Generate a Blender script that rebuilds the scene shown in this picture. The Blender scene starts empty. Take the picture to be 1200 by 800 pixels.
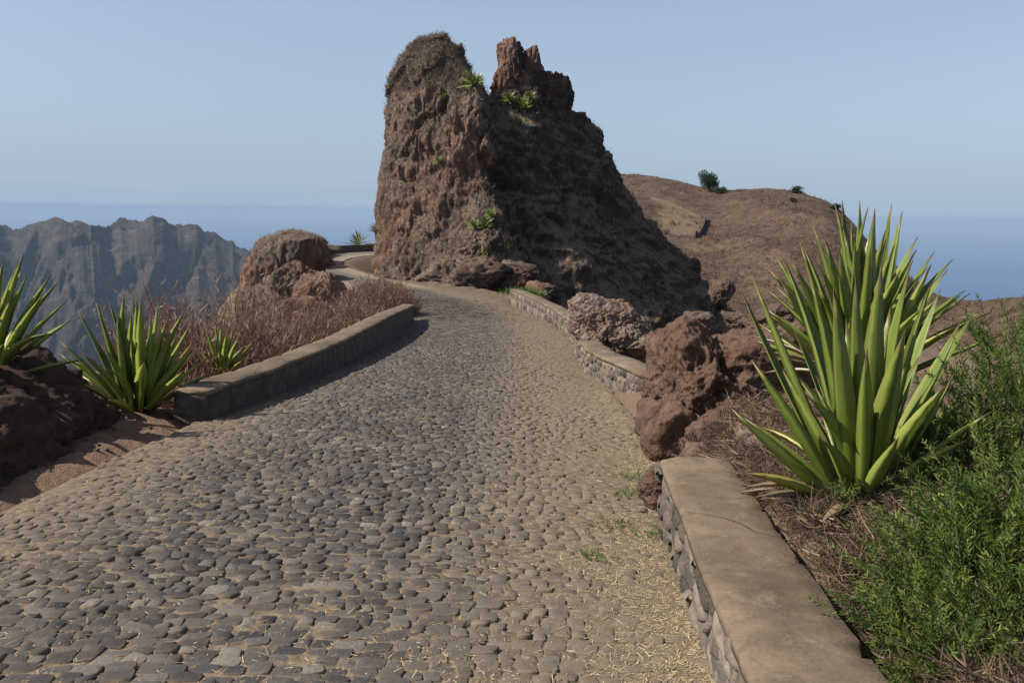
import bpy, bmesh, math, random
import numpy as np
from mathutils import Vector, Matrix

random.seed(7)
rng = np.random.default_rng(7)
SC = bpy.context.scene
COL = SC.collection

# ------------------------------------------------------------------ camera, sky, sun, exposure
F = 1040.0                       # focal length in pixels of a 1200 px wide picture
PITCH = math.atan((400 - 248) / F)
ROLL = math.radians(0.9)
cp, sp = math.cos(PITCH), math.sin(PITCH)
X = Vector((1, 0, 0)); FW = Vector((0, cp, -sp)); UP = Vector((0, sp, cp))
RT = math.cos(ROLL) * X + math.sin(ROLL) * UP
CU = -math.sin(ROLL) * X + math.cos(ROLL) * UP
cam_d = bpy.data.cameras.new("camera")
cam_d.sensor_width = 36; cam_d.lens = 36 * F / 1200
cam_d.clip_start = 0.05; cam_d.clip_end = 250000
cam = bpy.data.objects.new("camera", cam_d)
M = Matrix((RT, CU, -FW)).transposed().to_4x4()
cam.matrix_world = M
COL.objects.link(cam); SC.camera = cam

SUN_DIR = Vector((-1.0, -0.22, 1.02)).normalized()      # towards the sun: high on the left, a little behind
sun_el = math.asin(SUN_DIR.z); sun_az = math.atan2(SUN_DIR.x, SUN_DIR.y)
w = bpy.data.worlds.new("World"); SC.world = w; w.use_nodes = True
nt = w.node_tree; nt.nodes.clear()
sky = nt.nodes.new("ShaderNodeTexSky"); sky.sky_type = 'NISHITA'; sky.sun_disc = False
sky.sun_elevation = sun_el; sky.sun_rotation = sun_az
sky.altitude = 0; sky.air_density = 1.0; sky.dust_density = 1.0; sky.ozone_density = 6
bg = nt.nodes.new("ShaderNodeBackground"); bg.inputs[1].default_value = 0.097
wo = nt.nodes.new("ShaderNodeOutputWorld")
hs = nt.nodes.new("ShaderNodeHueSaturation"); hs.inputs['Saturation'].default_value = 0.65
nt.links.new(sky.outputs[0], hs.inputs['Color']); 
# the pale air lying low over the sea: whitens the sky towards the horizon, the same all round
tcn = nt.nodes.new("ShaderNodeTexCoord"); sx = nt.nodes.new("ShaderNodeSeparateXYZ"); nt.links.new(tcn.outputs["Generated"], sx.inputs[0])
m0 = nt.nodes.new("ShaderNodeMath"); m0.operation = 'MAXIMUM'; nt.links.new(sx.outputs[2], m0.inputs[0]); m0.inputs[1].default_value = 0.0
m1 = nt.nodes.new("ShaderNodeMath"); m1.operation = 'MULTIPLY'; nt.links.new(m0.outputs[0], m1.inputs[0]); m1.inputs[1].default_value = -5.0
m2 = nt.nodes.new("ShaderNodeMath"); m2.operation = 'EXPONENT'; nt.links.new(m1.outputs[0], m2.inputs[0])
m3 = nt.nodes.new("ShaderNodeMath"); m3.operation = 'MULTIPLY'; nt.links.new(m2.outputs[0], m3.inputs[0]); m3.inputs[1].default_value = 0.92
mixh = nt.nodes.new("ShaderNodeMix"); mixh.data_type = 'RGBA'; nt.links.new(m3.outputs[0], mixh.inputs[0]); nt.links.new(hs.outputs[0], mixh.inputs[6]); mixh.inputs[7].default_value = (2.75, 3.65, 4.75, 1)

# faint streaks of distant cloud low over the horizon
mpn = nt.nodes.new("ShaderNodeMapping"); mpn.inputs["Scale"].default_value = (2.6, 2.6, 70); nt.links.new(tcn.outputs["Generated"], mpn.inputs[0])
nz_ = nt.nodes.new("ShaderNodeTexNoise"); nz_.inputs["Scale"].default_value = 1.6; nz_.inputs["Detail"].default_value = 5; nt.links.new(mpn.outputs[0], nz_.inputs["Vector"])
mr = nt.nodes.new("ShaderNodeMapRange"); nt.links.new(nz_.outputs["Fac"], mr.inputs[0]); mr.inputs[1].default_value = 0.48; mr.inputs[2].default_value = 0.75; mr.inputs[4].default_value = 0.5
e1_ = nt.nodes.new("ShaderNodeMath"); e1_.operation = 'MULTIPLY'; nt.links.new(m0.outputs[0], e1_.inputs[0]); e1_.inputs[1].default_value = -26.0
e2_ = nt.nodes.new("ShaderNodeMath"); e2_.operation = 'EXPONENT'; nt.links.new(e1_.outputs[0], e2_.inputs[0])
e3_ = nt.nodes.new("ShaderNodeMath"); e3_.operation = 'MULTIPLY'; nt.links.new(e2_.outputs[0], e3_.inputs[0]); nt.links.new(mr.outputs[0], e3_.inputs[1])
mixc = nt.nodes.new("ShaderNodeMix"); mixc.data_type = 'RGBA'; nt.links.new(e3_.outputs[0], mixc.inputs[0]); nt.links.new(mixh.outputs[2], mixc.inputs[6]); mixc.inputs[7].default_value = (3.7, 4.3, 5.0, 1)
nt.links.new(mixc.outputs[2], bg.inputs[0]); nt.links.new(bg.outputs[0], wo.inputs[0])
sl = bpy.data.lights.new("sun", 'SUN'); sl.energy = 5.0; sl.angle = math.radians(0.53); sl.color = (1.0, 0.93, 0.83)
so = bpy.data.objects.new("sun", sl); COL.objects.link(so)
so.rotation_euler = SUN_DIR.to_track_quat('Z', 'Y').to_euler()
SC.view_settings.view_transform = 'Standard'; SC.view_settings.look = 'None'
SC.view_settings.exposure = 0.5; SC.view_settings.gamma = 1.0
SC.render.engine = 'CYCLES'
SC.cycles.use_denoising = True
SC.cycles.volume_bounces = 0; SC.cycles.max_bounces = 5; SC.cycles.transparent_max_bounces = 6
SC.cycles.diffuse_bounces = 3

# ------------------------------------------------------------------ view helpers (pixel of the 1200x800 photo -> place in the world)
def ray(px, py):
    a = (float(px) - 600) / F; b = (400 - float(py)) / F
    d = FW + a * RT + b * CU
    return d.x / d.y, d.z / d.y
def at(px, py, d):
    u, v = ray(px, py)
    return Vector((u * d, d, v * d))

# ------------------------------------------------------------------ noise
_T = rng.random((64, 64, 64)).astype(np.float32) * 2 - 1
_W = rng.random((32, 32, 32, 3)).astype(np.float32)
_WI = rng.random((32, 32, 32)).astype(np.float32)
def vnoise(p):
    p = np.asarray(p, dtype=np.float64)
    i = np.floor(p).astype(np.int64); f = (p - i).astype(np.float32)
    f = f * f * f * (f * (f * 6 - 15) + 10)
    a = i & 63; b = (i + 1) & 63
    x0, y0, z0 = a.T; x1, y1, z1 = b.T
    fx, fy, fz = f.T
    c00 = _T[x0, y0, z0] * (1 - fx) + _T[x1, y0, z0] * fx
    c10 = _T[x0, y1, z0] * (1 - fx) + _T[x1, y1, z0] * fx
    c01 = _T[x0, y0, z1] * (1 - fx) + _T[x1, y0, z1] * fx
    c11 = _T[x0, y1, z1] * (1 - fx) + _T[x1, y1, z1] * fx
    return (c00 * (1 - fy) + c10 * fy) * (1 - fz) + (c01 * (1 - fy) + c11 * fy) * fz
def fbm(p, octv=4, gain=0.5, off=0.0):
    p = np.asarray(p, dtype=np.float64) + off
    s = np.zeros(len(p)); a = 1.0
    for k in range(octv):
        s += a * vnoise(p); p = p * 2.03 + 11.7; a *= gain
    return s
def ridged(p, octv=4, gain=0.5, off=0.0):
    p = np.asarray(p, dtype=np.float64) + off
    s = np.zeros(len(p)); a = 1.0
    for k in range(octv):
        s += a * (1 - 2 * np.abs(vnoise(p))); p = p * 2.1 + 5.3; a *= gain
    return s
def worley(p):
    p = np.asarray(p, dtype=np.float64)
    i = np.floor(p).astype(np.int64)
    f1 = np.full(len(p), 9.0); f2 = np.full(len(p), 9.0); ident = np.zeros(len(p))
    for dx in (-1, 0, 1):
        for dy in (-1, 0, 1):
            for dz in (-1, 0, 1):
                c = i + (dx, dy, dz); m = c & 31
                q = c + _W[m[:, 0], m[:, 1], m[:, 2]]
                d = np.sqrt(((q - p) ** 2).sum(1))
                cl = d < f1
                f2 = np.where(cl, f1, np.minimum(f2, d))
                ident = np.where(cl, _WI[m[:, 0], m[:, 1], m[:, 2]], ident)
                f1 = np.minimum(f1, d)
    return f1, f2, ident
def facet(p, a, b):
    """angular blocks: every cell of a jittered grid is a tilted flat piece"""
    p = np.asarray(p, dtype=np.float64); i = np.floor(p).astype(np.int64)
    best = np.full(len(p), 9.0); sec = np.full(len(p), 9.0); out = np.zeros(len(p))
    for dx in (-1, 0, 1):
        for dy in (-1, 0, 1):
            for dz in (-1, 0, 1):
                c = i + (dx, dy, dz); m = c & 31
                r = _W[m[:, 0], m[:, 1], m[:, 2]]
                v = p - (c + r); d = (v ** 2).sum(1)
                t = _W[m[:, 1], m[:, 2], m[:, 0]] - 0.5
                val = a * (_WI[m[:, 0], m[:, 1], m[:, 2]] - 0.5) + b * (v * t).sum(1)
                cl = d < best
                sec = np.where(cl, best, np.minimum(sec, d)); out = np.where(cl, val, out); best = np.minimum(best, d)
    return out, np.sqrt(sec) - np.sqrt(best)
def unit(v): return v / np.maximum(np.linalg.norm(v, axis=1), 1e-9)[:, None]
def sstep(a, b, x):
    t = np.clip((x - a) / (b - a), 0, 1); return t * t * (3 - 2 * t)

# ------------------------------------------------------------------ mesh + object helpers
def mesh(name, V, polys, attrs=None, smooth=True):
    """polys: list of int arrays (n,k)"""
    V = np.asarray(V, dtype=np.float32)
    me = bpy.data.meshes.new(name)
    me.vertices.add(len(V)); me.vertices.foreach_set("co", V.ravel())
    loops = np.concatenate([np.asarray(p, dtype=np.int32).ravel() for p in polys])
    tot = np.concatenate([np.full(len(p), np.asarray(p).shape[1], dtype=np.int32) for p in polys])
    me.loops.add(len(loops)); me.loops.foreach_set("vertex_index", loops)
    me.polygons.add(len(tot))
    st = np.concatenate([[0], np.cumsum(tot)[:-1]]).astype(np.int32)
    me.polygons.foreach_set("loop_start", st)
    if smooth: me.polygons.foreach_set("use_smooth", np.ones(len(tot), dtype=bool))
    me.update(calc_edges=True)
    for k, v in (attrs or {}).items():
        at_ = me.attributes.new(k, 'FLOAT', 'POINT'); at_.data.foreach_set("value", np.asarray(v, dtype=np.float32))
    return me
def link(name, me, m, parent=None, label=None, cat=None, group=None, kind=None, loc=None):
    o = bpy.data.objects.new(name, me)
    if m and me and not me.materials: me.materials.append(m)
    COL.objects.link(o)
    if parent: o.parent = parent
    if loc is not None: o.location = loc
    if label: o["label"] = label
    if cat: o["category"] = cat
    if group: o["group"] = group
    if kind: o["kind"] = kind
    return o
def empty(name, loc, label, cat, group=None):
    return link(name, None, None, None, label, cat, group, None, loc)
def grid_faces(nu, nv, wrap=False):
    i = np.arange(nu if wrap else nu - 1)[:, None]; j = np.arange(nv - 1)[None, :]
    a = i * nv + j; b = ((i + 1) % nu) * nv + j
    return np.stack([a, b, b + 1, a + 1], -1).reshape(-1, 4)
def ico(sub):
    bm = bmesh.new(); bmesh.ops.create_icosphere(bm, subdivisions=sub, radius=1)
    V = np.array([v.co[:] for v in bm.verts]); Fc = np.array([[v.index for v in f.verts] for f in bm.faces])
    bm.free(); return V, Fc
_ico = {}
def icos(sub):
    if sub not in _ico: _ico[sub] = ico(sub)
    return _ico[sub]

# ------------------------------------------------------------------ materials
class NB:
    def __init__(s, name):
        s.m = bpy.data.materials.new(name); s.m.use_nodes = True
        s.t = s.m.node_tree; s.t.nodes.clear()
        s.out = s.t.nodes.new("ShaderNodeOutputMaterial")
    def n(s, typ, **kw):
        nd = s.t.nodes.new(typ)
        for k, v in kw.items(): setattr(nd, k, v)
        return nd
    def set(s, sock, v):
        if hasattr(v, "is_linked") or isinstance(v, bpy.types.NodeSocket): s.t.links.new(v, sock)
        else: sock.default_value = v if not (isinstance(v, tuple) and len(v) == 3 and sock.type == 'RGBA') else (*v, 1)
    def pos(s, scale=(1, 1, 1), obj=False):
        if obj: c = s.n("ShaderNodeTexCoord").outputs["Object"]
        else: c = s.n("ShaderNodeNewGeometry").outputs["Position"]
        mp = s.n("ShaderNodeMapping"); s.set(mp.inputs["Vector"], c); mp.inputs["Scale"].default_value = scale
        return mp.outputs[0]
    def noise(s, vec, scale, detail=4, rough=0.55, dist=0.0):
        nd = s.n("ShaderNodeTexNoise"); s.set(nd.inputs["Vector"], vec)
        nd.inputs["Scale"].default_value = scale; nd.inputs["Detail"].default_value = detail
        nd.inputs["Roughness"].default_value = rough; nd.inputs["Distortion"].default_value = dist
        return nd.outputs["Fac"]
    def voro(s, vec, scale, feature='F1', out="Distance"):
        nd = s.n("ShaderNodeTexVoronoi"); nd.feature = feature; s.set(nd.inputs["Vector"], vec); nd.inputs["Scale"].default_value = scale
        return nd.outputs[out]
    def ramp(s, fac, stops):
        nd = s.n("ShaderNodeValToRGB"); s.set(nd.inputs[0], fac)
        e = nd.color_ramp.elements
        while len(e) < len(stops): e.new(0.5)
        for k, (p, c) in enumerate(stops):
            e[k].position = p; e[k].color = (*c, 1) if isinstance(c, tuple) else (c, c, c, 1)
        return nd.outputs[0]
    def mix(s, fac, a, b, mode='MIX'):
        nd = s.n("ShaderNodeMix", data_type='RGBA', blend_type=mode)
        s.set(nd.inputs[0], fac); s.set(nd.inputs[6], a); s.set(nd.inputs[7], b)
        return nd.outputs[2]
    def math(s, op, a, b=0.0, c=0.0):
        nd = s.n("ShaderNodeMath", operation=op); s.set(nd.inputs[0], a); s.set(nd.inputs[1], b); s.set(nd.inputs[2], c)
        return nd.outputs[0]
    def mapr(s, v, a, b, c=0.0, d=1.0):
        nd = s.n("ShaderNodeMapRange"); s.set(nd.inputs[0], v)
        nd.inputs[1].default_value = a; nd.inputs[2].default_value = b; nd.inputs[3].default_value = c; nd.inputs[4].default_value = d
        return nd.outputs[0]
    def attr(s, name, typ='GEOMETRY'):
        nd = s.n("ShaderNodeAttribute", attribute_type=typ); nd.attribute_name = name
        return nd.outputs["Fac"]
    def bump(s, h, strength=0.5, dist=0.05, normal=None):
        nd = s.n("ShaderNodeBump"); s.set(nd.inputs["Height"], h)
        nd.inputs["Strength"].default_value = strength; nd.inputs["Distance"].default_value = dist
        if normal is not None: s.set(nd.inputs["Normal"], normal)
        return nd.outputs[0]
    def pbr(s, col, rough=0.9, normal=None, spec=0.25):
        b = s.n("ShaderNodeBsdfPrincipled"); s.set(b.inputs["Base Color"], col); s.set(b.inputs["Roughness"], rough)
        b.inputs["Specular IOR Level"].default_value = spec
        if normal is not None: s.set(b.inputs["Normal"], normal)
        s.b = b
        return b.outputs[0]
    def done(s, sh):
        s.t.links.new(sh, s.out.inputs["Surface"]); return s.m

def mat_cobble(typ):
    n = NB("cobble_stone_" + ("single" if typ == 'OBJECT' else "field"))
    p = n.pos()
    r = n.attr("rnd", typ); lat = n.attr("lat", typ)
    stone = n.ramp(r, [(0.0, (0.026, 0.026, 0.029)), (0.35, (0.048, 0.046, 0.046)), (0.7, (0.082, 0.075, 0.068)), (1.0, (0.16, 0.14, 0.115))])
    sp_ = n.noise(p, 60, 4, 0.7); stone = n.mix(0.55, stone, n.ramp(sp_, [(0.3, 0.25), (0.7, 0.85)]), 'OVERLAY')
    big = n.noise(p, 0.9, 3, 0.6); mid = n.noise(p, 7, 4, 0.65)
    # dust lies on both verges, more on the right hand one
    d = n.math('ADD', n.mapr(lat, 0.3, 1.5, 0.0, 1.1), n.mapr(lat, -1.3, -2.3, 0.0, 0.8))
    d = n.math('ADD', d, n.mapr(big, 0.45, 0.8, 0.0, 0.22))
    d = n.math('MULTIPLY', d, n.mapr(mid, 0.3, 0.6, 0.45, 1.0))
    d = n.math('MINIMUM', d, 0.85)
    dust = n.mix(n.noise(p, 25, 3), (0.125, 0.094, 0.067), (0.205, 0.158, 0.112))
    # dust sits on the shoulders and flanks of every stone, the crowns are rubbed bare
    rim = n.math('MULTIPLY', n.attr("rim"), n.mapr(n.noise(p, 14, 3, 0.6), 0.3, 0.62, 0.2, 0.85))
    d = n.math('MINIMUM', n.math('ADD', d, rim), 0.9)
    c = n.mix(d, stone, dust)
    h = n.math('ADD', n.noise(p, 35, 5, 0.65), n.math('MULTIPLY', n.noise(p, 160, 2), 0.3))
    return n.done(n.pbr(c, 0.85, n.bump(h, 0.6, 0.012), 0.2))

def mat_roadbed():
    n = NB("sandy_joints"); p = n.pos(); lat = n.attr("lat")
    a = n.noise(p, 18, 5, 0.7)
    c = n.ramp(a, [(0.25, (0.07, 0.052, 0.037)), (0.5, (0.15, 0.115, 0.078)), (0.75, (0.26, 0.205, 0.135))])
    # beyond the separate stones: fine sett pattern
    v = n.voro(p, 7.5, 'DISTANCE_TO_EDGE'); vc = n.voro(p, 7.5, 'F1', "Color")
    st = n.mix(vc, (0.06, 0.06, 0.064), (0.16, 0.145, 0.125))
    dd = n.math('MINIMUM', n.math('ADD', n.mapr(lat, 0.3, 1.7, 0.0, 0.85), n.mapr(lat, -0.9, -2.0, 0.0, 0.8)), 0.85)
    st = n.mix(dd, st, (0.27, 0.22, 0.165))
    far = n.attr("far")
    pat = n.mix(n.mapr(v, 0.02, 0.08), c, st)
    c = n.mix(far, c, pat)
    return n.done(n.pbr(c, 0.95, n.bump(a, 0.6, 0.02), 0.1))

def mat_ground():
    n = NB("dry_ground"); p = n.pos()
    a = n.noise(p, 1.1, 6, 0.65); b = n.noise(p, 9, 5, 0.7); g = n.noise(p, 45, 3, 0.7)
    dirt = n.ramp(b, [(0.2, (0.09, 0.048, 0.032)), (0.5, (0.165, 0.093, 0.062)), (0.8, (0.25, 0.155, 0.105))])
    veg = n.ramp(b, [(0.2, (0.055, 0.038, 0.028)), (0.5, (0.11, 0.078, 0.056)), (0.8, (0.175, 0.13, 0.092))])
    c = n.mix(n.attr("veg"), dirt, veg)
    c = n.mix(n.mapr(a, 0.35, 0.7, 0.0, 0.45), c, (0.10, 0.075, 0.055))
    c = n.mix(n.mapr(g, 0.3, 0.8, 0.0, 0.35), c, (0.36, 0.28, 0.19))
    h = n.math('ADD', b, n.math('MULTIPLY', g, 0.4))
    return n.done(n.pbr(c, 1.0, n.bump(h, 0.8, 0.06), 0.05))

def mat_rock(name, dark, mid, light, scale=1.0, warm=None, bumpd=0.08, pits=True):
    n = NB(name); p = n.pos()
    a = n.noise(p, 0.55 * scale, 5, 0.6, 0.4); b = n.noise(p, 3.2 * scale, 6, 0.68, 0.3); g = n.noise(p, 15 * scale, 5, 0.72)
    c = n.ramp(b, [(0.22, dark), (0.5, mid), (0.78, light)])
    if warm: c = n.mix(n.mapr(a, 0.42, 0.62, 0.0, 0.85), c, warm)
    c = n.mix(0.55, c, n.ramp(g, [(0.28, 0.22), (0.72, 0.8)]), 'OVERLAY')
    lich = n.mapr(n.noise(p, 6.5 * scale, 4, 0.75, 1.0), 0.62, 0.72, 0.0, 0.35)
    c = n.mix(lich, c, light)
    h = n.math('ADD', n.math('MULTIPLY', b, 1.0), n.math('MULTIPLY', g, 0.5))
    if pits:
        v = n.voro(p, 5.5 * scale); h = n.math('ADD', h, n.math('MULTIPLY', n.mapr(v, 0.05, 0.5), 0.7))
    return n.done(n.pbr(c, 0.95, n.bump(h, 0.9, bumpd), 0.12))

def mat_outcrop():
    n = NB("volcanic_outcrop"); p = n.pos(); pv = n.pos((1, 1, 0.45))
    b = n.noise(pv, 0.75, 7, 0.66, 0.5); g = n.noise(p, 4.5, 6, 0.72); a = n.noise(p, 0.16, 4, 0.55, 0.5)
    red = n.ramp(b, [(0.27, (0.075, 0.042, 0.032)), (0.48, (0.19, 0.105, 0.075)), (0.68, (0.33, 0.205, 0.15))])
    grey = n.ramp(b, [(0.27, (0.045, 0.036, 0.030)), (0.48, (0.12, 0.09, 0.071)), (0.7, (0.24, 0.19, 0.15))])
    c = n.mix(n.mapr(a, 0.42, 0.58), grey, red)
    c = n.mix(n.attr("side"), c, n.mix(0.6, grey, (0.030, 0.023, 0.019)))  # flank away from the sun darkened: shade painted into rock and scrub colour
    gr = n.ramp(g, [(0.3, (0.12, 0.088, 0.066)), (0.7, (0.235, 0.18, 0.135))])
    c = n.mix(n.attr("grass"), c, gr)
    c = n.mix(0.6, c, n.ramp(g, [(0.28, 0.18), (0.72, 0.82)]), 'OVERLAY')
    v = n.voro(p, 2.2)
    h = n.math('ADD', n.math('ADD', b, n.math('MULTIPLY', g, 0.6)), n.math('MULTIPLY', v, 0.4))
    return n.done(n.pbr(c, 1.0, n.bump(h, 1.0, 0.5), 0.05))

def mat_concrete():
    n = NB("weathered_concrete"); p = n.pos()
    a = n.noise(p, 1.6, 5, 0.6); b = n.noise(p, 9, 5, 0.6, 0.5); g = n.noise(p, 70, 3, 0.6)
    c = n.ramp(a, [(0.3, (0.085, 0.062, 0.042)), (0.5, (0.145, 0.105, 0.070)), (0.72, (0.205, 0.152, 0.102))])
    c = n.mix(n.mapr(b, 0.48, 0.7, 0.0, 0.6), c, (0.075, 0.060, 0.047))
    c = n.mix(n.mapr(n.noise(p, 3.2, 6, 0.7, 1.5), 0.55, 0.66, 0.0, 0.5), c, (0.22, 0.175, 0.125))
    lich = n.voro(p, 26); c = n.mix(n.math('MULTIPLY', n.mapr(lich, 0.12, 0.05), n.mapr(n.noise(p, 5, 3), 0.5, 0.65)), c, (0.26, 0.24, 0.20))
    scr = n.noise(n.pos((4, 9, 1)), 3, 4, 0.6, 2.0)
    c = n.mix(n.mapr(scr, 0.66, 0.76, 0.0, 0.3), c, (0.36, 0.32, 0.27))
    c = n.mix(0.35, c, n.ramp(g, [(0.3, 0.3), (0.7, 0.7)]), 'OVERLAY')
    wv = n.n("ShaderNodeVectorMath", operation='ADD'); n.set(wv.inputs[0], p)
    wn = n.n("ShaderNodeTexNoise"); n.set(wn.inputs["Vector"], p); wn.inputs["Scale"].default_value = 1.3; n.set(wv.inputs[1], wn.outputs["Color"])
    ck = n.mapr(n.voro(wv.outputs[0], 0.42, 'DISTANCE_TO_EDGE'), 0.002, 0.006, 1.0, 0.0)
    c = n.mix(n.math('MULTIPLY', ck, 0.4), c, (0.045, 0.035, 0.027))
    hh = n.math('SUBTRACT', n.math('ADD', b, n.math('MULTIPLY', g, 0.5)), ck)
    return n.done(n.pbr(c, 0.88, n.bump(hh, 0.5, 0.012), 0.2))

def mat_mortar():
    n = NB("lime_mortar"); p = n.pos()
    b = n.noise(p, 11, 5, 0.7); g = n.noise(p, 55, 3, 0.7)
    c = n.ramp(b, [(0.25, (0.07, 0.058, 0.048)), (0.5, (0.15, 0.127, 0.104)), (0.78, (0.28, 0.245, 0.205))])
    return n.done(n.pbr(c, 0.95, n.bump(n.math('ADD', b, n.math('MULTIPLY', g, 0.5)), 0.9, 0.04), 0.1))

def mat_wallstone():
    n = NB("rubble_stone"); p = n.pos(); o = n.n("ShaderNodeObjectInfo").outputs["Random"]
    c = n.ramp(o, [(0.0, (0.055, 0.045, 0.038)), (0.5, (0.118, 0.095, 0.076)), (1.0, (0.21, 0.175, 0.14))])
    b = n.noise(p, 20, 5, 0.7)
    c = n.mix(0.6, c, n.ramp(b, [(0.3, 0.2), (0.7, 0.8)]), 'OVERLAY')
    return n.done(n.pbr(c, 0.95, n.bump(b, 0.8, 0.02), 0.12))

def mat_leaf(name, base, tipc, edge, trans=0.22):
    n = NB(name)
    t = n.attr("t"); r = n.n("ShaderNodeObjectInfo").outputs["Random"]; e = n.attr("e")
    p = n.pos(obj=True)
    c = n.mix(r, base, tuple(x * 1.45 for x in base))
    c = n.mix(n.mapr(n.noise(p, 7, 4, 0.6), 0.35, 0.75, 0.0, 0.4), c, tuple(x * 0.62 for x in base))
    c = n.mix(n.mapr(e, 0.55, 1.0, 0.0, 0.8), c, edge)
    c = n.mix(n.mapr(t, 0.0, 0.16, 0.7, 0.0), c, tuple(0.5 * a_ + 0.5 * b_ for a_, b_ in zip(base, (0.24, 0.24, 0.10))))
    c = n.mix(n.mapr(t, 0.84, 0.97, 0.0, 0.95), c, tipc)
    c = n.mix(n.mapr(n.noise(p, 18, 3, 0.6), 0.7, 0.78, 0.0, 0.5), c, (0.20, 0.15, 0.07))
    st = n.noise(n.pos((60, 60, 2), obj=True), 1.0, 2)
    sh = n.pbr(c, 0.42, n.bump(st, 0.15, 0.004), 0.45)
    tr = n.n("ShaderNodeBsdfTranslucent"); n.set(tr.inputs[0], n.mix(0.5, c, (0.32, 0.42, 0.05)))
    mx = n.n("ShaderNodeMixShader"); mx.inputs[0].default_value = trans
    n.t.links.new(sh, mx.inputs[1]); n.t.links.new(tr.outputs[0], mx.inputs[2])
    return n.done(mx.outputs[0])

def mat_blade(name, stops, trans=0.25, rough=0.7):
    n = NB(name); r = n.attr("rnd")
    c = n.ramp(r, stops)
    sh = n.pbr(c, rough, None, 0.2)
    tr = n.n("ShaderNodeBsdfTranslucent"); n.set(tr.inputs[0], c)
    mx = n.n("ShaderNodeMixShader"); mx.inputs[0].default_value = trans
    n.t.links.new(sh, mx.inputs[1]); n.t.links.new(tr.outputs[0], mx.inputs[2])
    return n.done(mx.outputs[0])

def mat_hill():
    n = NB("dry_hillside"); p = n.pos()
    a = n.noise(p, 0.035, 5, 0.6, 0.6); b = n.noise(p, 0.22, 6, 0.68); g = n.noise(p, 1.1, 5, 0.75)
    c = n.ramp(b, [(0.25, (0.055, 0.037, 0.029)), (0.5, (0.098, 0.066, 0.050)), (0.75, (0.145, 0.10, 0.076))])
    c = n.mix(n.mapr(a, 0.45, 0.65, 0.0, 0.5), c, (0.165, 0.122, 0.075))
    c = n.mix(0.75, c, n.ramp(g, [(0.3, 0.2), (0.7, 0.8)]), 'OVERLAY')
    tf = n.attr("terr"); c = n.mix(n.math('MULTIPLY', tf, 0.6), c, (0.20, 0.155, 0.09))
    return n.done(n.pbr(c, 1.0, n.bump(n.math('ADD', b, n.math('MULTIPLY', g, 0.5)), 1.0, 1.2), 0.03))

def mat_mountain():
    n = NB("mountain_slope"); p = n.pos()
    a = n.noise(p, 0.004, 6, 0.6); b = n.noise(n.pos((1, 1, 2.5)), 0.018, 6, 0.7)
    c = n.ramp(b, [(0.25, (0.026, 0.022, 0.02)), (0.5, (0.06, 0.049, 0.042)), (0.75, (0.14, 0.11, 0.088))])
    c = n.mix(n.mapr(a, 0.4, 0.65, 0.0, 0.75), c, (0.03, 0.032, 0.022))
    return n.done(n.pbr(c, 1.0, n.bump(b, 1.0, 25), 0.02))

def mat_sea():
    n = NB("sea_water"); p = n.pos()
    b = n.noise(p, 0.0035, 6, 0.6)
    c = n.mix(n.noise(p, 0.00035, 4), (0.010, 0.05, 0.15), (0.015, 0.065, 0.18))
    return n.done(n.pbr(c, 0.45, n.bump(b, 0.25, 20), 0.25))

def mat_plain(name, c0, c1, scale=8, bumpd=0.02, rough=0.9):
    n = NB(name); p = n.pos(obj=True)
    b = n.noise(p, scale, 5, 0.7)
    return n.done(n.pbr(n.mix(n.mapr(b, 0.3, 0.7), c0, c1), rough, n.bump(b, 0.7, bumpd), 0.1))

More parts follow.
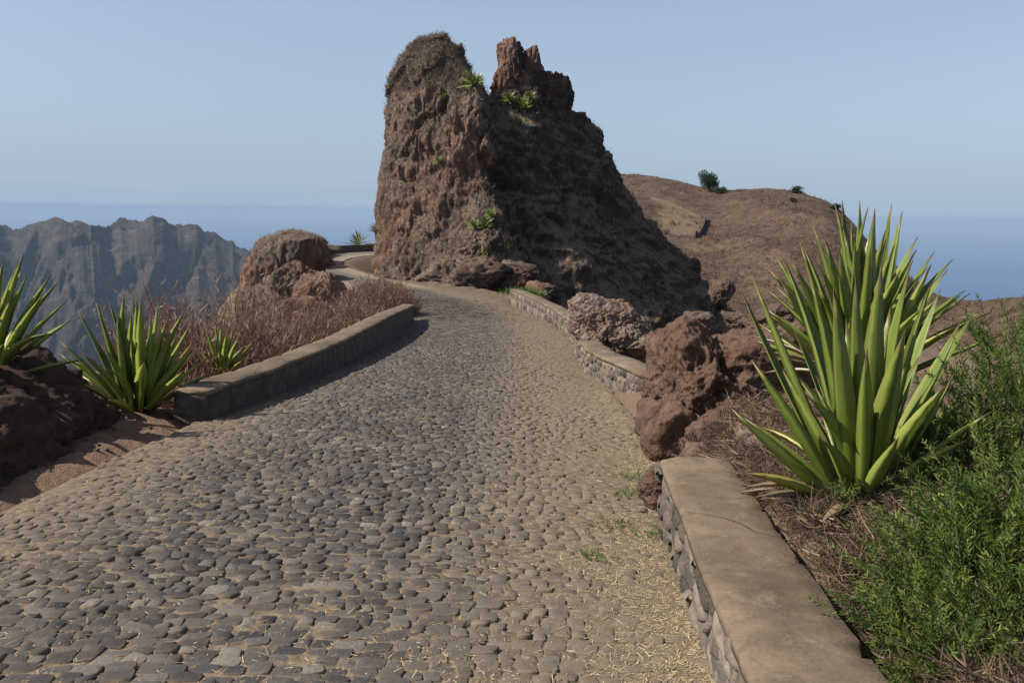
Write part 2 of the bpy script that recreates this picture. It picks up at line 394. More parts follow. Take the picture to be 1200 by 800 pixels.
MT = dict(
    cob1=mat_cobble('OBJECT'), cobn=mat_cobble('GEOMETRY'), bed=mat_roadbed(), ground=mat_ground(),
    outcrop=mat_outcrop(),
    redrock=mat_rock("red_lava_rock", (0.045, 0.028, 0.021), (0.108, 0.068, 0.050), (0.21, 0.15, 0.112), 1.6, (0.12, 0.068, 0.047), 0.06),
    palerock=mat_rock("pale_basalt_rock", (0.065, 0.048, 0.039), (0.165, 0.122, 0.096), (0.31, 0.25, 0.205), 2.2, (0.17, 0.11, 0.082), 0.05),
    brownrock=mat_rock("brown_cliff_rock", (0.05, 0.036, 0.028), (0.105, 0.077, 0.058), (0.185, 0.14, 0.106), 0.55, (0.12, 0.08, 0.058), 0.2),
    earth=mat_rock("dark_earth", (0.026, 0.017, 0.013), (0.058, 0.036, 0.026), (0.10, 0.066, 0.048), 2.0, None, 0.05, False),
    concrete=mat_concrete(), plaster=mat_rock("stained_shaded_plaster", (0.035, 0.03, 0.026), (0.075, 0.063, 0.053), (0.14, 0.12, 0.10), 1.6, None, 0.02, False), mortar=mat_mortar(), wstone=mat_wallstone(),  # plaster: stained masonry, darkened further to paint in the road face's shade
    agave=mat_leaf("agave_leaf", (0.125, 0.175, 0.028), (0.12, 0.085, 0.035), (0.33, 0.36, 0.08)),
    agavey=mat_leaf("agave_leaf_yellowing", (0.26, 0.26, 0.04), (0.20, 0.09, 0.04), (0.40, 0.36, 0.10)),
    agaved=mat_leaf("agave_leaf_dead", (0.19, 0.135, 0.085), (0.13, 0.09, 0.06), (0.27, 0.205, 0.135), 0.1),
    agaves=mat_leaf("agave_leaf_cliff", (0.12, 0.17, 0.03), (0.16, 0.17, 0.04), (0.26, 0.28, 0.06)),
    straw=mat_blade("straw_bits", [(0, (0.20, 0.145, 0.082)), (0.5, (0.38, 0.295, 0.165)), (1, (0.56, 0.47, 0.29))], 0.1),
    fibre=mat_blade("dry_fibre", [(0, (0.04, 0.027, 0.018)), (0.55, (0.10, 0.068, 0.044)), (0.9, (0.19, 0.135, 0.088)), (1, (0.34, 0.26, 0.17))], 0.15),
    redgrass=mat_blade("reddish_dry_stems", [(0, (0.085, 0.045, 0.032)), (0.5, (0.18, 0.095, 0.068)), (0.8, (0.24, 0.15, 0.105)), (1, (0.44, 0.34, 0.23))], 0.25),
    clgrass=mat_blade("cliff_dry_grass", [(0, (0.12, 0.088, 0.064)), (0.5, (0.20, 0.15, 0.112)), (1, (0.30, 0.235, 0.175))], 0.25),
    scrub=mat_blade("hill_scrub", [(0, (0.06, 0.042, 0.030)), (0.6, (0.13, 0.09, 0.064)), (0.93, (0.20, 0.145, 0.10)), (1, (0.09, 0.09, 0.04))], 0.2),
    shrub=mat_blade("feathery_green_leaves", [(0, (0.022, 0.044, 0.011)), (0.45, (0.070, 0.115, 0.023)), (0.85, (0.16, 0.205, 0.042)), (1, (0.28, 0.26, 0.09))], 0.35, 0.5),
    tree=mat_blade("dark_tree_leaves", [(0, (0.018, 0.03, 0.014)), (0.6, (0.035, 0.05, 0.022)), (1, (0.06, 0.075, 0.032))], 0.2),
    weed=mat_blade("green_weed", [(0, (0.05, 0.09, 0.02)), (1, (0.14, 0.20, 0.05))], 0.3),
    bark=mat_plain("grey_bark", (0.10, 0.075, 0.055), (0.22, 0.17, 0.125), 20, 0.01),
    hill=mat_hill(), mountain=mat_mountain(), sea=mat_sea(),
    terrace=mat_rock("terrace_stone", (0.05, 0.04, 0.032), (0.10, 0.078, 0.06), (0.16, 0.13, 0.10), 1.0, None, 0.1, False),
)

# ------------------------------------------------------------------ the road's course
CP = np.array([(-0.95, -14), (-0.95, -4), (-0.95, 4), (-0.93, 12), (-0.95, 20), (-1.15, 28), (-2.2, 38), (-5.2, 50), (-10.0, 61.5), (-15.0, 72.5), (-18.4, 83), (-18.3, 94), (-13.5, 102.5), (-5.5, 107), (4, 109)], float)
def catmull(P, step):
    out = []
    for k in range(1, len(P) - 2):
        p0, p1, p2, p3 = P[k - 1:k + 3]
        n_ = max(2, int(np.linalg.norm(p2 - p1) / step))
        t = np.arange(n_)[:, None] / n_
        out.append(0.5 * ((2 * p1) + (-p0 + p2) * t + (2 * p0 - 5 * p1 + 4 * p2 - p3) * t ** 2 + (-p0 + 3 * p1 - 3 * p2 + p3) * t ** 3))
    return np.concatenate(out)
RC = catmull(CP, 0.25)
RS = np.concatenate([[0], np.cumsum(np.linalg.norm(np.diff(RC, axis=0), axis=1))])
RTN = np.gradient(RC, axis=0); RTN /= np.linalg.norm(RTN, axis=1)[:, None]
RN = np.stack([RTN[:, 1], -RTN[:, 0]], 1)                # to the right of travel
RZ_S = np.array([-20, 0, 30, 38, 45, 52, 60, 68, 80, 95, 130]); RZ_Z = np.array([-1.0, -1.65, -3.66, -4.1, -4.45, -4.75, -4.97, -5.06, -5.0, -4.85, -4.6])
def zprof(y):      # by forward distance up to the bend, smooth
    return np.interp(y, RZ_S, RZ_Z)
_zz = zprof(RC[:, 1]); _k = np.ones(25) / 25
RZ = np.convolve(np.pad(_zz, 12, mode='edge'), _k, mode='valid')
def road_at(s, l):
    """s: arc length array, l: lateral offset -> xyz of road surface"""
    x = np.interp(s, RS, RC[:, 0]); y = np.interp(s, RS, RC[:, 1]); z = np.interp(s, RS, RZ)
    nx = np.interp(s, RS, RN[:, 0]); ny = np.interp(s, RS, RN[:, 1])
    z = z - 0.012 * np.minimum(np.abs(l), 2.6) ** 2 + 0.03
    return np.stack([x + nx * l, y + ny * l, z], -1)
S0 = float(np.interp(0, RC[:40, 1], RS[:40])) if RC[0, 1] < 0 < RC[39, 1] else -RC[0, 1]
def nearest(x, y):
    """signed lateral offset, arc length and road height for points"""
    P = RC[::2]; n_ = len(x); L = np.empty(n_); S = np.empty(n_); Z = np.empty(n_)
    for a in range(0, n_, 20000):
        q = np.stack([x[a:a + 20000], y[a:a + 20000]], 1)
        d2 = ((q[:, None, :] - P[None]) ** 2).sum(2); j = d2.argmin(1) * 2
        v = q - RC[j]
        L[a:a + 20000] = (v * RN[j]).sum(1); S[a:a + 20000] = RS[j] + (v * RTN[j]).sum(1); Z[a:a + 20000] = RZ[j]
        far = np.sqrt(d2.min(1)); l_ = L[a:a + 20000]
        L[a:a + 20000] = np.where(np.abs(l_) < far - 0.6, np.sign(l_) * far, l_)
    return L, S, Z

def terrain(x, y):
    x = np.asarray(x, float); y = np.asarray(y, float)
    L, S, Z = nearest(x, y)
    p = np.stack([x, y, 0 * x], 1)
    nz = fbm(p * 0.35, 4, 0.5, 3.3); nf = fbm(p * 1.7, 4, 0.55, 9.1); nc = fbm(p * 6.0, 3, 0.5, 1.1)
    z = Z.copy() - 0.012 * np.minimum(np.abs(L), 2.6) ** 2 + 0.03
    onroad = (L > -2.75) & (L < 2.30)
    # left: dirt apron near the camera, brush slope later, then the drop
    a = np.maximum(-L - 2.5, 0)
    apron = 2.1 - 1.3 * sstep(9, 13, y) + 0.6 * sstep(20, 30, y)
    fall = np.maximum(a - apron, 0)
    slope_l = 0.25 + 0.5 * sstep(3.0, 7.0, fall) + 0.45 * sstep(24, 40, y)
    left = -(fall * slope_l) - 0.35 * np.maximum(fall - 6.0, 0) + 0.10 * sstep(0.3, 1.5, a) * (y < 14) * nz
    # right: litter bank behind the near wall, then the ravine
    b = np.maximum(L - 2.35, 0)
    bank_on = 1 - sstep(10.5, 13.5, y)
    bank = ((0.36 + 0.012 * y) * sstep(-0.12, 0.05 + 0.5 * sstep(5.5, 8, y), L - 2.38 - 0.1 * sstep(5.5, 8, y)) + 0.18 * sstep(0.1, 0.8, b)) * bank_on
    bank += 0.13 * np.exp(-((x - 1.95) ** 2 + (y - 4.7) ** 2) / 0.5)
    bank -= 0.5 * np.exp(-(((x - 1.62) / 0.16) ** 2 + ((y - 3.35) / 0.4) ** 2))
    edge = 2.1 * bank_on + 0.75 + 2.2 * sstep(40, 47, y) * (1 - sstep(60, 70, y))
    rf = np.maximum(b - edge, 0)
    right = bank - rf * (0.55 + 0.35 * sstep(1, 5, rf))
    z = z + np.where(L < 0, left, right)
    away = np.minimum(np.abs(L), 12)
    rough = sstep(2.45, 3.4, np.abs(L))
    z = z + rough * (0.10 * nf + 0.03 * nc) + sstep(4, 12, np.abs(L)) * nz * 0.7
    z = np.where(L > 0, np.maximum(z, -15 + 1.5 * nz), np.maximum(z, -160))
    z = np.where(onroad, np.minimum(z, Z - 0.012 * np.minimum(np.abs(L), 2.6) ** 2) - 0.10 + 0.06 * sstep(2.3, 2.7, np.abs(L)), z)
    return z
def ground_z(x, y):
    return float(terrain([x], [y])[0])

# ------------------------------------------------------------------ setting: sea, mountains, hill, ground, road
def build_sea():
    nr, na = 40, 96
    r = np.concatenate([[0], np.geomspace(300, 60000, nr - 1)]); a = np.linspace(0, 2 * np.pi, na, endpoint=False)
    V = np.stack([np.outer(np.cos(a), r), np.outer(np.sin(a), r), np.full((na, nr), -900.0)], -1).reshape(-1, 3)
    link("sea", mesh("sea", V, [grid_faces(na, nr, True)]), MT['sea'], kind="structure")
build_sea()

def build_mountains():
    pxs = np.arange(-260, 400, 1.3); nd = 230
    tt = np.linspace(0, 1, nd)
    rp = np.array([(-400, 250), (-300, 262), (-200, 256), (-100, 262), (-40, 258), (0, 264), (12, 266), (18, 268), (30, 263), (45, 260), (70, 254), (80, 258), (92, 259), (110, 264), (120, 265), (140, 256), (147, 255), (162, 258), (180, 253), (190, 258), (205, 262), (230, 263), (240, 271), (253, 274), (262, 281), (272, 282), (282, 289), (300, 300), (330, 318), (380, 350), (430, 390)], float)
    row = np.interp(pxs, rp[:, 0], rp[:, 1])
    row = row - 2.4 * fbm(np.stack([pxs * 0.085, 0 * pxs, 0 * pxs], 1), 3, 0.6, 2) - 1.2 * ridged(np.stack([pxs * 0.05, 0 * pxs, 0 * pxs], 1), 2)
    vv = np.array([ray(px, r)[1] for px, r in zip(pxs, row)])
    uu = np.array([ray(px, r)[0] for px, r in zip(pxs, row)])
    rid = 3500 + 160 * fbm(np.stack([pxs * 0.012, 0 * pxs, 0 * pxs], 1), 3)
    D0, D1 = 1500.0, 4700.0
    d = D0 + (D1 - D0) * tt
    U, D = np.meshgrid(uu, d, indexing='ij')
    Rr = rid[:, None]; Zr = (vv * rid)[:, None]
    Xw = U * D
    f = (Rr - D)                      # metres in front of the crest
    P = np.stack([Xw.ravel() / 240.0, D.ravel() / 1100.0, np.zeros(Xw.size)], 1)
    warp = fbm(np.stack([Xw.ravel() / 700, D.ravel() / 500, np.full(Xw.size, 4.0)], 1), 3).reshape(Xw.shape)
    P1 = P.copy(); P1[:, 0] += 0.45 * warp.ravel()
    spur = ridged(P1, 2, 0.5, 2.2).reshape(Xw.shape)
    P2 = np.stack([Xw.ravel() / 85.0 + 0.5 * warp.ravel(), D.ravel() / 330.0, np.zeros(Xw.size)], 1)
    spur2 = ridged(P2, 3, 0.5, 7.7).reshape(Xw.shape)
    P3 = np.stack([Xw.ravel() / 34.0 + 0.8 * warp.ravel(), D.ravel() / 150.0, np.zeros(Xw.size)], 1); spur3 = ridged(P3, 2, 0.5, 3.7).reshape(Xw.shape)
    det = fbm(np.stack([Xw.ravel() / 45, D.ravel() / 45, np.zeros(Xw.size)], 1), 4, 0.55, 5).reshape(Xw.shape)
    fr = np.maximum(f, 0)
    drop = 1.25 * np.minimum(fr, 160) + 0.55 * np.maximum(fr - 160, 0) * 1.0
    grow = sstep(8, 190, fr)
    Zw = Zr - drop + grow * (125 * spur + 80 * spur2 + 22 * spur3) + sstep(0, 60, fr) * 15 * det + 5 * sstep(0, 25, np.abs(f)) * det
    Zw = np.minimum(Zw, Zr - 0.4 * fr + 5 * det)
    Zw = np.where(f < 0, Zr - 0.75 * np.abs(f), Zw)
    Zw = np.maximum(Zw, -890 + 8 * det)
    V = np.stack([Xw, D, Zw], -1).reshape(-1, 3)
    link("mountain_range", mesh("mountain_range", V, [grid_faces(len(pxs), nd)]), MT['mountain'], kind="structure")
build_mountains()

HRP = np.array([(560, 222), (640, 212), (700, 206), (740, 205), (762, 207), (790, 213), (830, 222), (845, 225), (870, 224), (900, 221), (920, 222), (940, 226), (965, 234), (985, 246), (1000, 262), (1020, 287), (1060, 322), (1095, 348), (1120, 357), (1150, 357), (1180, 352), (1215, 348), (1300, 335), (1420, 320)], float)
HDP = np.array([(560, 300), (740, 270), (830, 240), (920, 225), (965, 210), (1000, 200), (1060, 175), (1120, 150), (1200, 120), (1420, 100)], float)
def hill_surface(U, D, zr, dr):
    Xw = U * D
    p = np.stack([Xw.ravel(), D.ravel(), 0 * D.ravel()], 1)
    n1 = fbm(p / 38.0, 4, 0.5, 8.8).reshape(D.shape); n2 = fbm(p / 7.0, 4, 0.55, 2.8).reshape(D.shape)
    gul = ridged(np.stack([p[:, 0] / 30, p[:, 1] / 90, p[:, 2]], 1), 2, 0.5, 1.7).reshape(D.shape)
    t = np.clip((D - 62) / (dr - 62), 0, 1)
    base = -17.5
    prof = np.where(t < 1, t ** 1.15, 1)
    Z = base + (zr - base) * prof
    back = np.maximum(D - dr, 0)
    Z = Z - 0.010 * back ** 1.6 - 0.03 * back
    m = sstep(0, 0.12, t) * (1 - 0.9 * sstep(0.75, 1.0, t))
    Z = Z + m * (2.4 * n1 + 2.6 * gul) + 0.32 * n2 * (1 - 0.5 * sstep(0.9, 1, t))
    return Xw, Z
def hill_cols(pxs):
    row = np.interp(pxs, HRP[:, 0], HRP[:, 1]); dr = np.interp(pxs, HDP[:, 0], HDP[:, 1])
    uv = np.array([ray(px, r) for px, r in zip(pxs, row)])
    return uv[:, 0], uv[:, 1] * dr, dr
def hill_point(px, frac):
    u, zr, dr = hill_cols(np.array([float(px)]))
    d = 62 + (dr[0] - 62) * frac
    xw, z = hill_surface(u[:, None], np.array([[d]]), zr[:, None], dr[:, None])
    return Vector((xw[0, 0], d, z[0, 0]))
def build_hill():
    pxs = np.arange(600, 1420, 3.0); nd = 260
    u, zr, dr = hill_cols(pxs)
    t = np.linspace(0, 1, nd)
    D = 62 + (dr[:, None] - 62) * np.where(t < 0.8, t / 0.8, 1 + (t - 0.8) / 0.2 * 0.9)[None]
    U = np.repeat(u[:, None], nd, 1)
    Xw, Z = hill_surface(U, D, zr[:, None], dr[:, None])
    tf = (D - 62) / (dr[:, None] - 62)
    terr = sstep(760, 785, pxs)[:, None] * (1 - sstep(815, 835, pxs))[:, None] * sstep(0.5, 0.56, tf) * (1 - sstep(0.78, 0.84, tf))
    Z = np.where(terr > 0.01, Z + terr * 0.9 * (((Z * 0.55) % 1.0) - 0.5) * -1.2, Z)
    V = np.stack([Xw, D, Z], -1).reshape(-1, 3)
    link("hillside", mesh("hillside", V, [grid_faces(len(pxs), nd)], {"terr": terr.ravel()}), MT['hill'], kind="structure")
build_hill()

def spaced(lo, hi, dense_lo, dense_hi, fine, growth=1.07, mx=2.5):
    xs = list(np.arange(dense_lo, dense_hi, fine))
    s = fine; v = dense_hi
    while v < hi: xs.append(v); s = min(s * growth, mx); v += s
    xs.append(hi); s = fine; v = dense_lo
    while True:
        s = min(s * growth, mx); v -= s
        if v < lo: break
        xs.insert(0, v)
    xs.insert(0, lo)
    return np.array(xs)
def build_ground():
    xs = spaced(-160, 80, -9, 4.5, 0.15); ys = spaced(-14, 170, 2.2, 16, 0.14, 1.02, 1.2)
    Xg, Yg = np.meshgrid(xs, ys, indexing='ij')
    z = terrain(Xg.ravel(), Yg.ravel()).reshape(Xg.shape)
    L, S, Z = nearest(Xg.ravel(), Yg.ravel())
    veg = np.clip(sstep(3.6, 5.5, np.abs(L)) + sstep(14, 22, Yg.ravel()) * 0.5 + (L > 2) * 0.6, 0, 1)
    link("ground", mesh("ground", np.stack([Xg, Yg, z], -1).reshape(-1, 3), [grid_faces(len(xs), len(ys))], {"veg": veg}), MT['ground'], kind="structure")
build_ground()

HALF_L, HALF_R = 2.5, 2.32
def build_road():
    s = np.concatenate([np.arange(2, 70, 0.35), np.arange(70, RS[-1], 0.7)]); l = np.linspace(-HALF_L - 0.15, HALF_R + 0.04, 27)
    Sg, Lg = np.meshgrid(s, l, indexing='ij')
    V = road_at(Sg.ravel(), Lg.ravel())
    V[:, 2] += -0.0125 + 0.0028 * fbm(V * (2.2, 2.2, 0), 3) + 0.012 * sstep(0.7, 1.9, Lg.ravel()) + 0.006 * sstep(-1.4, -2.2, Lg.ravel()) - 0.05 * sstep(2.5, 2.65, np.abs(Lg.ravel()))
    V[:, 2] += 0.022 * sstep(58, 66, Sg.ravel())
    far = sstep(56, 64, Sg.ravel())
    road = link("cobbled_road", mesh("cobbled_road", V, [grid_faces(len(s), len(l))], {"lat": Lg.ravel(), "far": far}), MT['bed'], kind="structure")
    # ---- the stones: courses across the road
    st = []
    sc_ = 5.6
    while sc_ < 60:
        dep = random.uniform(0.062, 0.10) * (1.0 if sc_ < 26 else 1.35)
        lc = -HALF_L + random.uniform(-0.08, 0.08)
        while lc < HALF_R:
            wd = random.uniform(0.062, 0.145) * (1.0 if sc_ < 26 else 1.35)
            st.append((sc_ + dep / 2 + random.uniform(-0.02, 0.02), lc + wd / 2, dep, wd))
            lc += wd
        sc_ += dep
    st = np.array(st)
    cen = road_at(st[:, 0], st[:, 1])
    # courses wander: shift along by low-frequency noise
    wob = 0.16 * fbm(np.stack([st[:, 1] * 0.7, st[:, 0] * 0.35, 0 * st[:, 0]], 1), 2, 0.5, 6)
    cen = road_at(st[:, 0] + wob, st[:, 1])
    N = len(st)
    rnd = np.clip(0.45 + 0.25 * rng.standard_normal(N) + 0.12 * fbm(cen * 0.8, 2), 0, 1)
    h = rng.normal(0, 0.005, N) - 0.003 + 0.003 * fbm(cen * (1.3, 1.3, 0), 2)
    # projected size -> the 300 largest are single objects
    rel = cen @ np.array([RT[:], CU[:], (FW)[:]]).T
    ppx = 600 + F * rel[:, 0] / np.maximum(rel[:, 2], 0.1); ppy = 400 - F * rel[:, 1] / np.maximum(rel[:, 2], 0.1)
    inside = (rel[:, 2] > 0.5) & (ppx > 5) & (ppx < 850) & (ppy < 800) & (ppy > 0)
    dist = np.linalg.norm(cen, axis=1)
    area = np.where(inside, st[:, 2] * st[:, 3] / dist ** 3, 0)
    top = set(np.argsort(-area)[:300].tolist())
    yaw = rng.normal(0, 0.09, N)
    yaw += -np.arctan2(np.interp(st[:, 0], RS, RTN[:, 0]), np.interp(st[:, 0], RS, RTN[:, 1]))
    def unit_stone(r_):
        k = 8
        sq = np.array([(0.74, 0.98), (0.98, 0.72), (0.98, -0.72), (0.74, -0.98), (-0.74, -0.98), (-0.98, -0.72), (-0.98, 0.72), (-0.74, 0.98)])[::-1]
        dirs = sq * (1 + r_.normal(0, 0.07, (k, 1))) + r_.normal(0, 0.07, (k, 2))
        dirs[:, 0] += dirs[:, 1] * r_.normal(0, 0.12)
        dirs = np.clip(dirs, -1.06, 1.06) * 0.965
        tilt = r_.normal(0, 0.16, 2)
        r0 = np.concatenate([dirs, np.full((k, 1), -2.6)], 1)
        r1 = np.concatenate([dirs * 0.99, (-0.42 + r_.normal(0, 0.12, k))[:, None]], 1)
        r2 = np.concatenate([dirs * r_.uniform(0.84, 0.93), (0.08 + r_.normal(0, 0.10, k))[:, None]], 1)
        c = np.array([[r_.normal(0, .2), r_.normal(0, .2), 0.16 + r_.normal(0, 0.09)]])
        V_ = np.concatenate([r0, r1, r2, c]); V_[:, 2] += V_[:, :2] @ tilt * 2.0
        return V_
    k = 8; j = np.arange(k); jn = (j + 1) % k
    quads = np.concatenate([np.stack([j, jn, jn + 8, j + 8], 1), np.stack([j + 8, jn + 8, jn + 16, j + 16], 1)])
    tris = np.stack([j + 16, jn + 16, np.full(k, 24)], 1)
    units = np.array([unit_stone(rng) for _ in range(60)])
    RIM = np.r_[np.full(8, 1.0), np.full(8, 0.9), np.full(8, 0.22), 0.0]
    umesh = [mesh("cobblestone", u_ * 1.0, [quads, tris], {"rim": RIM}, smooth=False) for u_ in units[:24]]
    for u_ in umesh: u_.materials.append(MT['cob1'])
    pick = rng.integers(0, 60, N)
    zs = 0.011
    for i in top:
        o = bpy.data.objects.new("cobblestone", umesh[pick[i] % 24])
        o.location = (cen[i, 0], cen[i, 1], cen[i, 2] + h[i])
        o.scale = (st[i, 3] / 2, st[i, 2] / 2, zs); o.rotation_euler = (0, 0, yaw[i])
        o["rnd"] = float(rnd[i]); o["lat"] = float(st[i, 1])
        COL.objects.link(o); o.parent = road
    rest = np.array([i for i in range(N) if i not in top])
    U_ = units[pick[rest]].copy()
    U_[:, :, 0] *= st[rest, 3][:, None] / 2; U_[:, :, 1] *= st[rest, 2][:, None] / 2; U_[:, :, 2] *= zs
    c_, s_ = np.cos(yaw[rest])[:, None], np.sin(yaw[rest])[:, None]
    x_ = U_[:, :, 0] * c_ - U_[:, :, 1] * s_; y_ = U_[:, :, 0] * s_ + U_[:, :, 1] * c_
    slope = -0.067
    V_ = np.stack([x_ + cen[rest, 0][:, None], y_ + cen[rest, 1][:, None], U_[:, :, 2] + (cen[rest, 2] + h[rest])[:, None] + slope * y_ * (cen[rest, 1][:, None] < 45)], -1)
    nR = len(rest); off = (np.arange(nR) * 25)[:, None, None]
    nearq = st[rest, 0] < 24; farq = st[rest, 0] > 33
    V_[farq, 16:24, :2] = V_[farq, 24:25, :2] + (V_[farq, 16:24, :2] - V_[farq, 24:25, :2]) * 1.1
    Q = np.concatenate([(quads[None] + off[nearq]).reshape(-1, 4), (quads[None, 8:] + off[~nearq & ~farq]).reshape(-1, 4)]); T = (tris[None] + off).reshape(-1, 3)
    o = link("cobblestone_paving", mesh("cobblestone_paving", V_.reshape(-1, 3), [Q, T], {"rnd": np.repeat(rnd[rest], 25), "lat": np.repeat(st[rest, 1], 25), "rim": np.tile(RIM, nR)}, smooth=False), MT['cobn'], parent=road, kind="stuff")
    print("stones", N, "rest", nR)
    return road
ROAD = build_road()

# ------------------------------------------------------------------ blades (grass, straw, leaves): many thin quads in one mesh
def blades(base, direc, length, width, rnd, bend=None, side=None, name="blades", taper=True):
    """base (n,3), direc unit (n,3), length (n), width (n); two-segment blades"""
    n_ = len(base)
    if side is None:
        rv = rng.standard_normal((n_, 3)); side = np.cross(direc, rv)
    side = side / np.maximum(np.linalg.norm(side, axis=1), 1e-6)[:, None]
    if bend is None: bend = np.zeros((n_, 3))
    L = length[:, None]; W = width[:, None] * 0.5
    mid = base + direc * L * 0.5 + bend * 0.3; tip = base + direc * L + bend
    a = base - side * W; b = base + side * W; c = mid - side * W * 0.9; d = mid + side * W * 0.9
    if taper:
        V = np.stack([a, b, d, c, tip], 1).reshape(-1, 3); o = (np.arange(n_) * 5)[:, None]
        return V, np.array([[0, 1, 2, 3]]) + o, np.array([[3, 2, 4]]) + o, np.repeat(rnd, 5)
    V = np.stack([a, b, d, c, tip - side * W * 0.8, tip + side * W * 0.8], 1).reshape(-1, 3); o = (np.arange(n_) * 6)[:, None]
    Q = np.concatenate([np.array([[0, 1, 2, 3]]) + o, np.array([[3, 2, 5, 4]]) + o])
    return V, Q, None, np.repeat(rnd, 6)
def blade_mesh(name, *args, **kw):
    V, Q, T, r = blades(*args, **kw)
    return mesh(name, V, [Q] if T is None else [Q, T], {"rnd": r}, smooth=False)

# ------------------------------------------------------------------ rocks
def rock_geo(R, seed, sub=6, k=2.6, big=0.13, mid=0.06, fine=0.022, holes=(), cells=2.4, crack=0.05, pits=0.03, planes=16, flat=None):
    """rounded polyhedron chipped by noise, cracks and pits"""
    n_, Fc = icos(sub)
    r_ = np.random.default_rng(int(seed) * 13 + 5)
    D = unit(r_.standard_normal((planes, 3))); D = np.concatenate([D, np.eye(3), -np.eye(3)])
    H = r_.uniform(0.72, 1.02, len(D)); H[-6:] = 1.0
    dot = np.maximum(n_ @ D.T, 0) / H
    p = n_ / ((dot ** 11).sum(1) ** (1 / 11))[:, None]
    o = seed * 7.31
    q = p + 0.18 * np.stack([fbm(p * 2.2, 2, 0.5, o + 1), fbm(p * 2.2, 2, 0.5, o + 31), fbm(p * 2.2, 2, 0.5, o + 61)], 1)
    d = big * fbm(p * 1.3, 3, 0.5, o) + mid * fbm(q * 3.6, 5, 0.6, o + 3)
    fa, g1 = facet(q * cells * 0.9 + o, 0.16, 0.42); d += crack * 2.2 * fa - crack * 0.8 * np.clip(1 - g1 / 0.07, 0, 1)
    fa, g2 = facet(q * cells * 2.6 + o, 0.10, 0.30); d += crack * 1.4 * fa - crack * 0.3 * np.clip(1 - g2 / 0.1, 0, 1)
    f1, _, _ = worley(p * 7.5 + o); d -= pits * np.clip(1 - f1 / 0.45, 0, 1) ** 1.5 * (0.5 + fbm(p * 2, 2, 0.5, o + 8))
    d += fine * fbm(p * 12, 4, 0.65, o + 9)
    for (hx, hy, hz, rad, dep) in holes:
        h = np.array([hx, hy, hz]); h = h / np.linalg.norm(h)
        dd = np.linalg.norm((n_ - h) * (1, 1, 1.25), axis=1) + 0.05 * fbm(n_ * 6, 3, 0.5, o)
        d -= dep * np.exp(-(dd / rad) ** 4)
    V = (p + n_ * d[:, None]) * np.array(R)
    if flat is not None:
        zc = flat * R[2]; V[:, 2] = np.where(V[:, 2] > zc, zc + (0.30 + 0.25 * fbm(V * 0.5, 2, 0.5, 5)) * (V[:, 2] - zc), V[:, 2])
    return V, Fc
def rock(name, loc, R, seed, m, label, cat="rock", rot=0.0, group=None, **kw):
    V, Fc = rock_geo(R, seed, **kw)
    o = link(name, mesh(name, V, [Fc], smooth=False), m, None, label, cat, group, None, loc)
    o.rotation_euler = (0, 0, rot)
    return o

# ---- the great pinnacle
ROWS = dict(
    L=[(40, 502, 71), (48, 486, 71), (58, 473, 71), (75, 460, 71), (110, 449, 71), (165, 447, 71), (210, 443, 70.5), (240, 440, 70), (280, 437, 70), (318, 438, 69.5), (360, 430, 69.5), (460, 400, 70)],
    Fq=[(40, 512, 69.5), (60, 528, 69), (80, 543, 68.5), (100, 556, 68), (150, 568, 66.5), (200, 575, 65), (250, 585, 63), (300, 596, 61), (336, 604, 60), (385, 655, 60), (460, 690, 60)],
    Rq=[(40, 516, 73), (48, 529, 73), (60, 546, 73), (80, 563, 74), (93, 581, 75), (98, 636, 75), (104, 656, 75), (118, 664, 75), (140, 681, 76), (170, 707, 77), (200, 725, 78), (215, 740, 79), (255, 757, 80), (265, 770, 81), (280, 786, 82), (310, 806, 84), (345, 822, 86), (385, 850, 88), (460, 900, 92)],
    B=[(40, 508, 74), (60, 515, 77), (90, 535, 80), (100, 580, 82), (200, 600, 90), (300, 605, 95), (460, 620, 102)])
def interp3(tab, row):
    t = np.array(tab, float)
    return np.interp(row, t[:, 0], t[:, 1]), np.interp(row, t[:, 0], t[:, 2])
def row_of(px, z, d):            # row at which height z at distance d appears, near column px
    return 248 + (px - 600) * 0.0157 - z / d * F * 1.0
